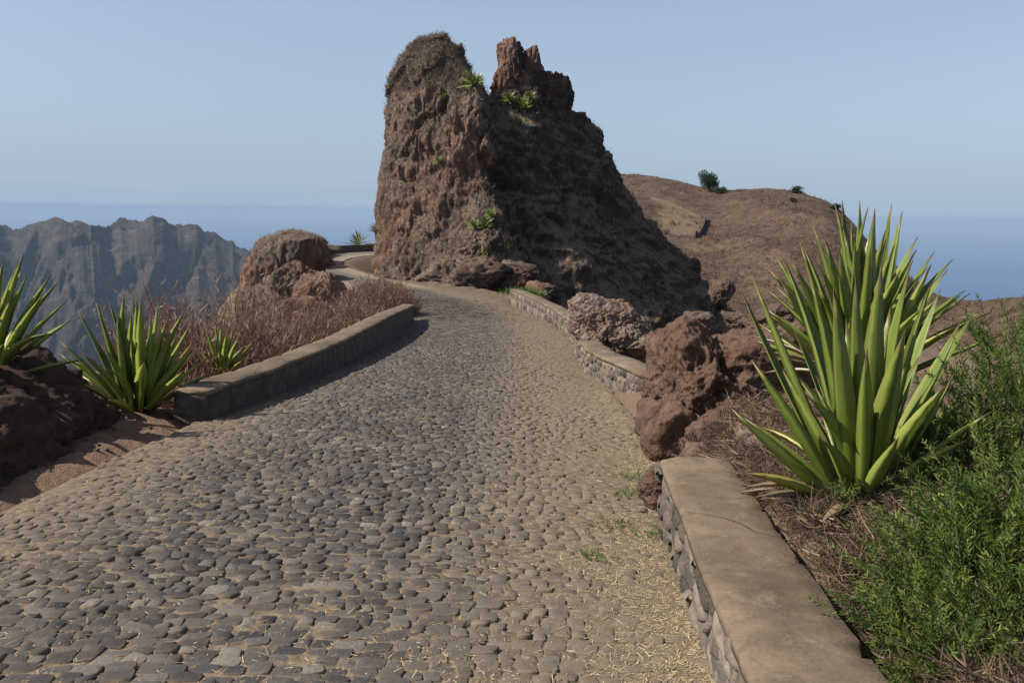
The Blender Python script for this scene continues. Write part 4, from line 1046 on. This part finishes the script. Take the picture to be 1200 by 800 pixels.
rear = tips_at([(905, 322, -0.2), (913, 306, 0.2), (930, 311, -0.3), (941, 294, -0.1), (945, 298, 0.2), (954, 270, 0.1), (969, 289, -0.3), (980, 250, 0.1), (987, 247, 0.3), (1008, 247, 0.2), (1016, 255, 0.0), (1026, 255, -0.2), (1042, 251, 0.1), (1056, 258, 0.3),
                (1071, 287, 0.2), (1090, 304, 0.1), (1086, 318, -0.2), (1111, 312, 0.1), (1104, 322, 0.3), (1123, 346, 0.0), (1118, 352, 0.4, 0.8), (1147, 376, 0.3, 0.7, 'agaved'), (920, 338, -0.3), (1000, 290, -0.35), (1020, 300, -0.35), (1046, 296, -0.3), (985, 300, -0.4), (962, 318, -0.4), (1060, 330, -0.3), (905, 372, -0.3, 0.8, 'agavey')], 5.7)
agave("tall rear agave rising behind the big front one", bb, rear, 0.088, 42, 0.98, tilt=(4, 68), seed=5, core_r=0.08, yellow=0.3, skirt=6)
# left side
ab = at(-14, 448, 8.5)
agave("agave on the dark mound at the left edge", ab, tips_at([(26, 306), (29, 330), (18, 318), (56, 329), (64, 337), (48, 350), (5, 312), (-20, 300), (-50, 320), (40, 368)], 8.5), 0.115, 22, 1.05, seed=6, tilt=(10, 75))
b2 = at(162, 482, 9.8)
agave("bushy agave on the red dirt beside the end of the left wall", b2, tips_at([(75, 404), (95, 370), (115, 362), (129, 359), (147, 351), (160, 357), (166, 356), (184, 360), (195, 380), (214, 370), (220, 385), (73, 417), (90, 425), (245, 419, 0, 0.6, 'agavey'), (205, 398), (176, 372), (138, 376), (122, 385), (225, 402, 0.1, 0.7, 'agavey'), (108, 395), (155, 372)], 9.8), 0.12, 26, 0.95, seed=7, tilt=(5, 70), core_r=0.14, yellow=0.3, skirt=9)
c2 = at(262, 440, 12.6)
agave("small agave growing behind the left wall among dry brush", c2, tips_at([(242, 385), (259, 385), (253, 380), (272, 384), (296, 400), (265, 392), (280, 398), (236, 398)], 12.6), 0.085, 6, 0.55, seed=8, tilt=(5, 55))
# dead leaves of the big agave
def dry_leaves(root_name_obj, specs):
    for (b, t_, w_) in specs:
        me = leaf_mesh(b, t_, w_, Vector((0, -0.3, 1)), -0.03, root=root_name_obj.location, fold=0.6, wave=0.02)
        link("dry_leaf", me, MT['agaved'], root_name_obj)
fr_root = [o for o in COL.objects if o.name.startswith("agave_plant")][0]
def on_ground(px, py):
    u, v = ray(px, py)
    for d in np.arange(2.5, 60, 0.04):
        if ground_z(u * d, d) > v * d: return Vector((u * d, d, v * d))
    return at(px, py, 6)
def dl(p1, p2, w_, up=0.03): return (on_ground(*p1) + Vector((0, 0, up)), on_ground(*p2) + Vector((0, 0, up + 0.02)), w_)
dry_leaves(fr_root, [dl((930, 578), (855, 528), 0.07), dl((935, 585), (862, 540), 0.06), dl((945, 592), (890, 590), 0.05), dl((955, 600), (880, 588), 0.06), dl((990, 605), (925, 640), 0.05), dl((1000, 610), (985, 660), 0.06), dl((1010, 612), (1062, 680), 0.07), dl((1035, 605), (1100, 628), 0.05), dl((930, 560), (880, 500), 0.05), dl((975, 600), (940, 610), 0.05)])

# small rosettes on the cliff: one mesh, copied
def rosette_geo(n_=26, seed=2):
    r_ = random.Random(seed); Vs, Qs, T, E, off = [], [], [], [], 0
    for i in range(n_):
        f = (i + .5) / n_; az = i * 2.39996; tl = math.radians(6 + 78 * f)
        d = Vector((math.sin(tl) * math.cos(az), math.sin(tl) * math.sin(az), math.cos(tl)))
        me = leaf_mesh(Vector((0, 0, 0)), d * r_.uniform(0.8, 1.1), 0.12, (0, 0, 1), 0.03, seg=4)
        v = np.empty(len(me.vertices) * 3); me.vertices.foreach_get("co", v); v = v.reshape(-1, 3)
        q = np.array([list(p.vertices) for p in me.polygons]); 
        T += [a.value for a in me.attributes["t"].data]; E += [a.value for a in me.attributes["e"].data]
        Vs.append(v); Qs.append(q + off); off += len(v); bpy.data.meshes.remove(me)
    return mesh("agave_rosette", np.concatenate(Vs), [np.concatenate(Qs)], {"t": T, "e": E})
ros = rosette_geo(); ros.materials.append(MT['agaves'])
for (px, py, sz, lb) in [(552, 96, 1.35, "bright agave high on the left dome of the pinnacle"), (612, 122, 1.25, "largest agave in the saddle below the rock spire"), (598, 116, 0.8, "small agave left in the saddle below the rock spire"), (612, 140, 0.7, "small agave hanging below the saddle clump"), (624, 112, 0.8, "small agave right in the saddle below the rock spire"),
                         (519, 108, 0.6, "low grey-green agave left of the dome agave"), (570, 262, 1.0, "agave on the terrace halfway down the pinnacle"), (580, 250, 0.7, "small shaded agave just above the halfway terrace"), (552, 262, 0.7, "yellowish agave at the left end of the halfway terrace"), (592, 288, 0.9, "bright agave above the rubble foot of the pinnacle"), (570, 288, 0.6, "small yellow agave left of the rubble foot agave"), (653, 241, 0.7, "single agave on the shaded flank of the pinnacle"), (512, 185, 0.5, "tiny green plant on the lit red cliff face")]:
    p, n_ = out_point(px, py + 4)
    o = link("agave_plant", ros, None, None, lb, "agave", "small agaves on the pinnacle", None, Vector(p) + Vector(n_) * 0.05)
    o.scale = (sz * 0.95,) * 3
    ax = (Vector(n_) * 0.55 + Vector((-0.1, -0.25, 0.8))).normalized(); q = Vector((0, 0, 1)).rotation_difference(ax); o.rotation_mode = 'QUATERNION'; o.rotation_quaternion = q
for (px, py, d, sz, lb) in [(419, 287, 108, 1.9, "dark agave behind the far parapet on the skyline"), (439, 272, 69.6, 0.75, "small agave at the left edge of the pinnacle skyline")]:
    o = link("agave_plant", ros, None, None, lb, "agave", "agaves on the far bend", None, at(px, py, d)); o.scale = (sz,) * 3

rock_multi("earth_bank", [(at(419, 303, 108), (2.6, 2.2, 1.9), 81, 6, KO), (at(404, 312, 108), (2.6, 2.4, 2.2), 82, 5, KO), (at(436, 310, 108), (2.4, 2.2, 2.0), 83, 5, KO)], MT['outcrop'], "low brown earth bank carrying an agave behind the far parapet", "mound", grassy=0.8)

# ------------------------------------------------------------------ trees and bushes
def tube_geo(paths, k=6):
    Vs, Qs, off = [], [], 0
    for pts, rad in paths:
        pts = [Vector(p) for p in pts]
        for i, p in enumerate(pts):
            d = (pts[min(i + 1, len(pts) - 1)] - pts[max(i - 1, 0)]).normalized()
            a = d.orthogonal().normalized(); b = d.cross(a)
            Vs += [p + (a * math.cos(t) + b * math.sin(t)) * rad[i] for t in np.linspace(0, 2 * math.pi, k, endpoint=False)]
        for i in range(len(pts) - 1):
            for j in range(k): Qs.append((off + i * k + j, off + i * k + (j + 1) % k, off + (i + 1) * k + (j + 1) % k, off + (i + 1) * k + j))
        off += len(pts) * k
    return np.array([v[:] for v in Vs]), np.array(Qs)
def hill_tree(loc, R, label, n_leaf, trunk_h, name="tree", seed=1):
    r_ = np.random.default_rng(seed); root = empty(name, loc, label, "tree" if name == "tree" else "bush")
    paths = [([(0, 0, -0.3), (0.05, 0, trunk_h * 0.6), (0.1, 0.05, trunk_h)], [0.16 * R[2] / 2.5, 0.12 * R[2] / 2.5, 0.09 * R[2] / 2.5])]
    cl = []
    for i in range(9):
        a = r_.uniform(0, 6.28); q = Vector((math.cos(a) * R[0] * 0.62 * r_.uniform(0.3, 1), math.sin(a) * R[1] * 0.62 * r_.uniform(0.3, 1), trunk_h + R[2] * r_.uniform(-0.1, 1.25)))
        cl.append(q); paths.append(([(0.08, 0.03, trunk_h * 0.8), tuple(Vector((0.08, 0.03, trunk_h)).lerp(q, 0.5) + Vector((0, 0, 0.1))), tuple(q)], [0.07, 0.045, 0.02]))
    V, Q = tube_geo(paths, 5); link("trunk", mesh("trunk", V, [Q]), MT['bark'], root)
    cc = np.array([c[:] for c in cl]); pick = r_.integers(0, len(cc), n_leaf)
    g = unit(r_.standard_normal((n_leaf, 3))) * (r_.random(n_leaf) ** 0.45)[:, None] * np.array(R) * 0.55
    base = cc[pick] + g; dr = unit(g + r_.normal(0, 0.5, (n_leaf, 3)))
    link("crown", blade_mesh("crown", base, dr, r_.uniform(0.2, 0.45, n_leaf), r_.uniform(0.10, 0.2, n_leaf), r_.random(n_leaf)), MT['tree'], root)
    return root
tp = hill_point(829, 0.955)
hill_tree(tp, (2.6, 2.6, 2.3), "lone dark green tree on the ridge of the brown hill", 4200, 1.6, seed=3)
tp2 = hill_point(843, 0.96)
hill_tree(tp2 + Vector((0, -1, -0.5)), (1.6, 1.6, 0.9), "dark bush at the right foot of the lone hill tree", 1200, 0.3, "bush", seed=4)
for i, (px, fr_, R, lb) in enumerate([(935, 0.985, (1.7, 1.6, 0.9), "largest green bush on the right end of the hill crest"), (930, 0.90, (0.9, 0.9, 0.6), "small bush just below the right hill crest"), (979, 0.97, (1.2, 1.2, 0.7), "dark bush near the steep right edge of the ridge")]):
    hill_tree(hill_point(px, fr_), R, lb, 700, 0.2, "bush", seed=10 + i)

def hill_scrub():
    r_ = np.random.default_rng(77); n_ = 17000
    pxs = r_.uniform(640, 1300, n_); fr_ = 0.25 + 0.77 * r_.random(n_) ** 0.8
    u, zr, dr = hill_cols(pxs); D = 62 + (dr - 62) * fr_
    xw, z = hill_surface(u[:, None], D[:, None], zr[:, None], dr[:, None])
    b = np.c_[xw[:, 0], D, z[:, 0]]
    cl = fbm(b * (0.16, 0.16, 0), 3, 0.6, 2); keep = cl + r_.normal(0, 0.25, n_) > 0.0; b = b[keep]; n_ = len(b)
    k = 5; bb = np.repeat(b, k, 0) + r_.normal(0, 0.22, (n_ * k, 3)) * (1, 1, 0.3)
    m = n_ * k; d = unit(np.array([0, 0, 0.7]) + r_.normal(0, 0.5, (m, 3)))
    link("dry_scrub", blade_mesh("dry_scrub", bb - (0, 0, 0.1), d, r_.uniform(0.25, 0.75, m), r_.uniform(0.04, 0.12, m), np.clip(np.repeat(r_.random(n_), k) * 0.8 + r_.random(m) * 0.2, 0, 1)), MT['scrub'], kind="stuff")
hill_scrub()
# terrace walls on the hill
def terrace(px0, px1, fr0, fr1, label, h=0.7):
    n_ = 24; P = [hill_point(px0 + (px1 - px0) * k / (n_ - 1), fr0 + (fr1 - fr0) * k / (n_ - 1)) for k in range(n_)]
    V = []
    for k, p in enumerate(P):
        w_ = 0.35; hh = h * (0.85 + 0.3 * random.random())
        V += [p + Vector((0, -w_, -0.6)), p + Vector((0, -w_, hh)), p + Vector((0, w_, hh + 0.05)), p + Vector((0, w_, -0.6))]
    V = np.array([v[:] for v in V]); Q = []
    for k in range(n_ - 1):
        for j in range(4): Q.append((k * 4 + j, k * 4 + (j + 1) % 4, k * 4 + 4 + (j + 1) % 4, k * 4 + 4 + j))
    Q += [(3, 2, 1, 0), tuple((n_ - 1) * 4 + j for j in range(4))]
    link("terrace_wall", mesh("terrace_wall", V, [np.array(Q)], smooth=False), MT['terrace'], None, label, "wall", "dry stone terrace walls on the hill")
terrace(764, 824, 0.80, 0.79, "topmost dry stone terrace wall on the brown hill")
terrace(772, 822, 0.725, 0.715, "second dry stone terrace wall from the top on the brown hill")
terrace(780, 818, 0.65, 0.64, "third dry stone terrace wall from the top on the brown hill")
terrace(788, 815, 0.58, 0.57, "lowest dry stone terrace wall on the brown hill")
terrace(829, 817, 0.76, 0.56, "dark diagonal stone wall closing the hill terraces on the right", 1.1)

# feathery green shrubs lower right
def feather_shrub(label, base, blobs, n_twig, seed, leaf=(0.022, 0.044), lw=0.0062, twig=(0.14, 0.26), per=30):
    r_ = np.random.default_rng(seed); base = Vector(base); root = empty("feathery_shrub", base, label, "shrub", "green shrubs at lower right")
    cs = np.array([b[0][:] for b in blobs]); Rs = np.array([b[1] for b in blobs], float)
    wgt = Rs.prod(1) ** (2 / 3) if Rs.ndim == 2 else Rs
    pick = r_.choice(len(cs), n_twig, p=wgt / wgt.sum())
    g = unit(r_.standard_normal((n_twig, 3)))
    rad = r_.random(n_twig) ** 0.4
    st = cs[pick] + g * rad[:, None] * Rs[pick]
    dr = unit(g * 0.8 + np.array([-0.1, 0, 0.55]) + r_.normal(0, 0.35, (n_twig, 3)))
    tl = r_.uniform(*twig, n_twig)
    # leaves along each twig
    K = per; u = (np.arange(K) + 0.5) / K
    pos_ = st[:, None, :] + dr[:, None, :] * (tl[:, None] * u[None])[:, :, None]
    a = unit(np.cross(dr, r_.standard_normal((n_twig, 3)))); b = np.cross(dr, a)
    ang = r_.uniform(0, 6.28, (n_twig, 1)) + np.arange(K)[None] * 2.4
    lat = a[:, None, :] * np.cos(ang)[..., None] + b[:, None, :] * np.sin(ang)[..., None]
    ld = lat * 0.75 + dr[:, None, :] * 0.75 + r_.normal(0, 0.12, (n_twig, K, 3))
    ld = unit(ld.reshape(-1, 3)); n_ = n_twig * K
    ln = r_.uniform(*leaf, n_) * np.tile(0.6 + 0.6 * np.sin(np.pi * np.clip(u * 0.9 + 0.1, 0, 1)), n_twig)
    rn = np.clip(np.repeat(r_.random(n_twig) * 0.6, K) + r_.random(n_) * 0.3 + np.tile(u * 0.12, n_twig), 0, 1)
    o3 = np.array(base[:])
    link("foliage", blade_mesh("foliage", pos_.reshape(-1, 3) - o3, ld, ln, np.full(n_, lw), rn), MT['shrub'], root)
    # woody stems reaching into the foliage
    paths = []
    for i in range(0, n_twig, max(1, n_twig // 70)):
        e = Vector(st[i]); c = base + Vector((r_.uniform(-0.08, 0.08), r_.uniform(-0.08, 0.08), 0))
        m1 = c.lerp(e, 0.45) + Vector((r_.uniform(-0.08, 0.08), r_.uniform(-0.08, 0.08), 0.05)); m2 = c.lerp(e, 0.75) + Vector((r_.uniform(-0.05, 0.05), r_.uniform(-0.05, 0.05), 0.02))
        paths.append(([c - base, m1 - base, m2 - base, e - base], [0.012, 0.008, 0.005, 0.003]))
    for i in range(0, n_twig, 2):
        s_ = Vector(st[i]) - base; paths.append(([s_, s_ + Vector(dr[i]) * tl[i] * 0.95], [0.0022, 0.001]))
    V, Q = tube_geo(paths, 4); link("stems", mesh("stems", V, [Q]), MT['bark'], root)
    return root
feather_shrub("nearest feathery green shrub in the lower right corner", (2.0, 3.45, -2.2), [(at(1130, 715, 3.3), (0.24, 0.3, 0.24)), (at(1180, 640, 3.5), (0.26, 0.3, 0.24)), (at(1100, 770, 3.1), (0.16, 0.22, 0.16)), (at(1190, 760, 3.2), (0.24, 0.25, 0.24)), (at(1120, 650, 3.6), (0.14, 0.2, 0.13)), (at(1150, 690, 3.4), (0.2, 0.25, 0.2)), (at(1115, 800, 2.95), (0.18, 0.2, 0.12)), (at(1185, 815, 2.95), (0.2, 0.2, 0.15))], 900, 1, twig=(0.16, 0.36), per=46)
feather_shrub("feathery green shrub at the right edge beside the big agave", (2.75, 4.7, -2.0), [(at(1180, 500, 4.6), (0.26, 0.3, 0.30)), (at(1195, 430, 5.0), (0.20, 0.3, 0.28)), (at(1150, 560, 4.4), (0.22, 0.3, 0.20)), (at(1130, 500, 5.0), (0.14, 0.2, 0.2))], 420, 2, twig=(0.16, 0.34), per=44)
feather_shrub("low green sprigs around the base of the big agave", (1.95, 4.45, -1.62), [(at(1015, 560, 4.35), (0.07, 0.06, 0.08)), (at(1080, 545, 4.4), (0.10, 0.1, 0.10)), (at(985, 590, 4.3), (0.06, 0.05, 0.05)), (at(1060, 590, 4.3), (0.06, 0.06, 0.05)), (at(1090, 520, 4.5), (0.08, 0.1, 0.08))], 90, 3, twig=(0.07, 0.14), per=20)

# ------------------------------------------------------------------ dry vegetation (nobody could count it)
def scatter_on_ground(n_, fx, seed):
    r_ = np.random.default_rng(seed); p = fx(r_, n_); z = terrain(p[:, 0], p[:, 1]); return np.c_[p, z], r_
# reddish brush left of the wall
def brush():
    def fx(r_, n_):
        y = 10.4 + 21 * r_.random(n_) ** 1.25; x = -3.75 - 0.25 * (y < 12) - (0.8 + 0.26 * (y - 10)) * r_.random(n_) * 1.3 - 0.3 * sstep(15, 30, y)
        return np.c_[x, y]
    n_ = 36000
    b, r_ = scatter_on_ground(n_, fx, 5)
    cl = fbm(b * (0.9, 0.9, 0), 2, 0.5, 4); keep = cl + r_.normal(0, 0.35, n_) > -0.1; keep &= worley(b * (1.1, 1.1, 0))[0] + r_.normal(0, 0.12, n_) < 0.54; b = b[keep]; n_ = len(b); cl = cl[keep]
    edge = sstep(0, 1.2, -3.75 - b[:, 0])
    H = (0.35 + (1.3 + 0.5 * sstep(22, 15, b[:, 1])) * edge * sstep(11, 14, b[:, 1]) * (1 - 0.45 * sstep(18, 27, b[:, 1]))) * (0.8 + 0.3 * cl) * (1.15 - 0.65 * worley(b * (1.1, 1.1, 0))[0]) * r_.uniform(0.5, 1.15, n_)
    dr = unit(np.array([0.0, 0, 1.0]) + r_.normal(0, 0.28, (n_, 3)))
    V, Q, T, rr = blades(b - (0, 0, 0.05), dr, H, np.full(n_, 0.011), r_.random(n_), bend=np.c_[r_.normal(0, 0.06, n_), r_.normal(0, 0.06, n_), 0 * H])
    # side sprays and seed heads
    m = n_ * 2; k = r_.integers(0, n_, m); f = r_.uniform(0.45, 1.0, m)
    b2_ = b[k] + dr[k] * (H[k] * f)[:, None]
    d2 = unit(dr[k] * 0.8 + r_.normal(0, 0.6, (m, 3)))
    V2, Q2, T2, r2 = blades(b2_, d2, r_.uniform(0.05, 0.22, m), r_.uniform(0.008, 0.02, m), np.clip(r_.random(m) * 0.9 + 0.1, 0, 1))
    o = len(V)
    link("dry_brush", mesh("dry_brush", np.concatenate([V, V2]), [np.concatenate([Q, Q2 + o]), np.concatenate([T, T2 + o])], {"rnd": np.concatenate([rr, r2])}, smooth=False), MT['redgrass'], kind="stuff")
brush()
def brush_clump(label, c, R, H, n_, seed, m='redgrass', wd=0.014, cat="bush", group=None, name="dry_bush"):
    r_ = np.random.default_rng(seed); a = r_.uniform(0, 6.28, n_); q = np.sqrt(r_.random(n_))
    x = c[0] + np.cos(a) * q * R[0]; y = c[1] + np.sin(a) * q * R[1]; z = terrain(x, y)
    b = np.c_[x, y, z - 0.03]
    h = H * (1 - 0.55 * q ** 2) * r_.uniform(0.55, 1.08, n_)
    out = np.c_[np.cos(a) * q * 0.35, np.sin(a) * q * 0.35, np.ones(n_)]
    dr = unit(out + r_.normal(0, 0.22, (n_, 3)))
    V, Q, T, rr = blades(b, dr, h, np.full(n_, wd), r_.random(n_), bend=r_.normal(0, 0.05, (n_, 3)))
    m_ = n_ * 2; k = r_.integers(0, n_, m_); f = r_.uniform(0.35, 1.0, m_)
    V2, Q2, T2, r2 = blades(b[k] + dr[k] * (h[k] * f)[:, None], unit(dr[k] * 0.8 + r_.normal(0, 0.6, (m_, 3))), r_.uniform(0.12, 0.35, m_) * H * 0.6, r_.uniform(0.7, 1.5, m_) * wd, r_.random(m_))
    o = len(V); c3 = np.array([c[0], c[1], ground_z(c[0], c[1])])
    return link(name, mesh(name, np.concatenate([V, V2]) - c3, [np.concatenate([Q, Q2 + o]), np.concatenate([T, T2 + o])], {"rnd": np.concatenate([rr, r2])}, smooth=False), MT[m], None, label, cat, group, None, Vector(c3))
brush_clump("reddish dry bush hanging over the far end of the left wall", (-5.0, 32.5), (1.35, 2.2), 1.55, 5200, 1)
brush_clump("brown dry bush behind the middle of the left wall", (-4.3, 24.0), (0.9, 2.4), 0.9, 2600, 2)
brush_clump("dry grass bush at the foot of the pinnacle beside the road", (-6.6, 40.0), (1.7, 2.2), 1.3, 3000, 3)
brush_clump("tuft of pale dry grass in front of the red boulder", (1.60, 7.2), (0.20, 0.15), 0.42, 260, 4, 'fibre', 0.006, "grass tuft", None, "grass_tuft")
brush_clump("tuft of pale dry grass on the bank behind the red boulder", (2.75, 10.2), (0.5, 0.6), 0.5, 420, 5, 'fibre', 0.008, "grass tuft", None, "grass_tuft")

# litter of fibres behind the near wall
def litter():
    n_ = 26000
    def fx(r_, k_):
        y = r_.uniform(2.4, 9.5, k_); return np.c_[1.46 + np.abs(r_.normal(0, 0.6, k_)), y]
    b, r_ = scatter_on_ground(n_, fx, 9)
    dr = unit(np.c_[r_.normal(0, 1, n_), r_.normal(0, 1, n_), r_.normal(0.15, 0.35, n_)])
    dens = fbm(b * (3, 3, 0), 2) > -0.8; b, dr = b[dens], dr[dens]; n_ = len(b)
    link("dry_litter", blade_mesh("dry_litter", b + np.c_[0 * b[:, 0], 0 * b[:, 0], r_.uniform(-0.01, 0.07, n_)], dr, r_.uniform(0.04, 0.2, n_), r_.uniform(0.002, 0.008, n_), r_.random(n_), bend=r_.normal(0, 0.03, (n_, 3))), MT['fibre'], kind="stuff")
litter()
def litter_near():
    n_ = 14000
    def fx(r_, k_): return np.c_[1.42 + 0.75 * r_.random(k_) ** 1.3, 2.3 + 3.6 * r_.random(k_)]
    b, r_ = scatter_on_ground(n_, fx, 19)
    dr = unit(np.c_[r_.normal(0, 1, n_), r_.normal(0, 1, n_), r_.normal(0.2, 0.4, n_)])
    link("dry_litter", blade_mesh("dry_litter", b + np.c_[0 * b[:, 0], 0 * b[:, 0], r_.uniform(-0.01, 0.05, n_)], dr, r_.uniform(0.03, 0.13, n_), r_.uniform(0.0015, 0.006, n_), r_.random(n_), bend=r_.normal(0, 0.03, (n_, 3))), MT['fibre'], kind="stuff")
litter_near()
for (x_, y_, R_, lb, sd) in [(1.55, 4.35, 0.13, "matted ball of brown fibres against the near wall", 31), (1.62, 3.95, 0.15, "larger matted heap of brown fibres below the agave", 32), (1.50, 5.0, 0.12, "matted brown fibres near the far end of the near wall", 33)]:
    r_ = np.random.default_rng(sd); n_ = 1500
    g = unit(r_.standard_normal((n_, 3))); g[:, 2] = np.abs(g[:, 2])
    b = g * R_ * np.array([1, 1.2, 0.75]) * r_.uniform(0.5, 1.0, (n_, 1)); t_ = unit(np.cross(g, r_.standard_normal((n_, 3))) + 0.25 * g)
    link("fibre_clump", blade_mesh("fibre_clump", b, t_, r_.uniform(0.06, 0.16, n_), r_.uniform(0.002, 0.005, n_), r_.random(n_), bend=-g * 0.03), MT['fibre'], None, lb, "dry grass", "fibre heaps behind the near wall", None, Vector((x_, y_, ground_z(x_, y_) - 0.02)))

# straw lying on the road
def straw():
    n_ = 130000; r_ = np.random.default_rng(12)
    s = 5.8 + 36 * r_.random(n_) ** 2.0; l = np.where(r_.random(n_) < 0.42, 2.30 - np.abs(r_.normal(0, 0.6, n_)), r_.uniform(-2.5, 2.4, n_))
    edge_ = np.where(s < 9.9, 1.62 + 0.03 * s, 2.30)
    l = np.where(l > 0.9, l - 2.30 + edge_, l)
    m_ = 75000; s2 = 5.6 + 11 * r_.random(m_) ** 1.5; l2 = np.where(s2 < 9.9, 1.62 + 0.03 * s2, 2.3) - np.abs(r_.normal(0, 0.22, m_)) - 0.02
    s = np.r_[s, s2]; l = np.r_[l, l2]; n_ += m_
    p = road_at(s, np.clip(l, -2.5, 2.30)); 
    cl = fbm(p * (2.5, 2.5, 0), 2, 0.5, 3); keep = 0.5 * cl + r_.normal(0, 0.4, n_) + 0.35 * (l > 1.3) > -0.1
    p = p[keep]; n_ = len(p)
    a = r_.uniform(0, 6.28, n_); dr = unit(np.c_[np.cos(a), np.sin(a), r_.normal(-0.03, 0.12, n_)])
    side = np.c_[-np.sin(a), np.cos(a), r_.normal(0, 0.3, n_)]
    p[:, 2] += r_.uniform(-0.014, 0.005, n_)
    ln = (0.008 + 0.05 * r_.random(n_) ** 3.0)[:, None]; sd = unit(side) * (r_.uniform(0.0018, 0.0045, n_) / 2)[:, None]
    V = np.stack([p - sd, p + sd, p + dr * ln + sd * 0.7, p + dr * ln - sd * 0.7], 1).reshape(-1, 3)
    link("straw_litter", mesh("straw_litter", V, [np.arange(n_ * 4).reshape(-1, 4)], {"rnd": np.repeat(r_.random(n_), 4)}, smooth=False), MT['straw'], kind="stuff")
straw()
# green weeds on the verge and on the pale boulder
def weed(c, R_, n_, label, seed, H=0.08, m='weed', wd=0.006):
    r_ = np.random.default_rng(seed); g = r_.normal(0, 0.5, (n_, 3)) * R_; g[:, 2] = np.abs(g[:, 2]) * 0.15
    dr = unit(g * 3 / R_ * 0.25 + np.array([0, 0, 0.6]) + r_.normal(0, 0.35, (n_, 3)))
    link("weed", blade_mesh("weed", g, dr, r_.uniform(0.5, 1.1, n_) * H, np.full(n_, wd), r_.random(n_)), MT[m], None, label, None, None, "stuff", Vector(c))
def on_road(px, py):
    u, v = ray(px, py)
    d = 1.65 / (-v - 0.067); return Vector((u * d, d, v * d + 0.0))
for i, (px, py, lb) in enumerate([(735, 580, "small green weed in the straw left of the near wall end"), (722, 618, "yellow-green weed among setts near the wall end"), (768, 628, "green weed at the base of the near wall"), (745, 560, "weed at the verge below the red boulder"), (700, 655, "tiny weed on the right hand setts")]):
    weed(on_road(px, py), 0.12, 90, lb, 50 + i, 0.05)
weed(at(722, 392, 17.1), 0.55, 700, "green creeping plant on the front of the pale boulder", 60, 0.16, 'weed', 0.02)
weed(at(612, 345, 44.0), 0.8, 500, "green weeds behind the far stone wall", 61, 0.4, 'weed', 0.05)

# loose rubble: chips and stones fallen at the foot of the rocks
def rubble():
    r_ = np.random.default_rng(91); V0, F0 = icos(2); Vs, Fs, off = [], [], 0
    spots = [(1.25, 7.5, 0.35, 0.6, 26, 0.035), (2.0, 6.9, 0.5, 0.5, 24, 0.05), (-4.0, 9.2, 0.5, 0.7, 22, 0.035), (-3.9, 7.6, 0.25, 1.2, 22, 0.03), (1.75, 3.9, 0.25, 1.2, 16, 0.03), (3.2, 9.5, 1.2, 1.6, 50, 0.07)]
    P = []
    for (x, y, sx_, sy_, n_, sz) in spots:
        P += [(x + r_.normal(0, sx_) * 0.6, y + r_.normal(0, sy_) * 0.6, sz * r_.uniform(0.4, 1.5)) for _ in range(n_)]
    for t in np.linspace(0, 1, 130):          # along the foot of the pinnacle
        x = -9.8 + 10.6 * t; y = 67.5 - 9.5 * t; P.append((x - r_.uniform(0.0, 0.9), y - r_.uniform(0.0, 0.9), r_.uniform(0.08, 0.42) * r_.uniform(0.4, 1)))
    P = np.array(P); Z = terrain(P[:, 0], P[:, 1])
    for (x, y, sz), z in zip(P, Z):
        v = V0 * (1 + 0.28 * fbm(V0 * 1.6, 2, 0.5, r_.uniform(0, 50)))[:, None] * np.array([1, r_.uniform(0.6, 1), r_.uniform(0.45, 0.8)]) * sz
        a = r_.uniform(0, 6.28); c_, s_ = math.cos(a), math.sin(a)
        v = np.c_[v[:, 0] * c_ - v[:, 1] * s_ + x, v[:, 0] * s_ + v[:, 1] * c_ + y, v[:, 2] + z + sz * 0.15]
        Vs.append(v); Fs.append(F0 + off); off += len(v)
    link("rubble", mesh("rubble", np.concatenate(Vs), [np.concatenate(Fs)], smooth=False), MT['brownrock'], kind="stuff")
rubble()

# ------------------------------------------------------------------ haze
def build_haze():
    n = NB("pale_haze"); v = n.n("ShaderNodeVolumePrincipled")
    v.inputs["Color"].default_value = (0.42, 0.57, 0.77, 1); v.inputs["Density"].default_value = 0.000055; v.inputs["Anisotropy"].default_value = 0.0
    n.t.links.new(v.outputs[0], n.out.inputs["Volume"])
    a, z0, z1 = 61000, -902, 24
    V = [(x, y, z) for x in (-a, a) for y in (-a, a) for z in (z0, z1)]
    Q = [(0, 1, 3, 2), (4, 6, 7, 5), (0, 4, 5, 1), (2, 3, 7, 6), (0, 2, 6, 4), (1, 5, 7, 3)]
    link("haze", mesh("haze", V, [np.array(Q)], smooth=False), n.m, kind="stuff")
build_haze()
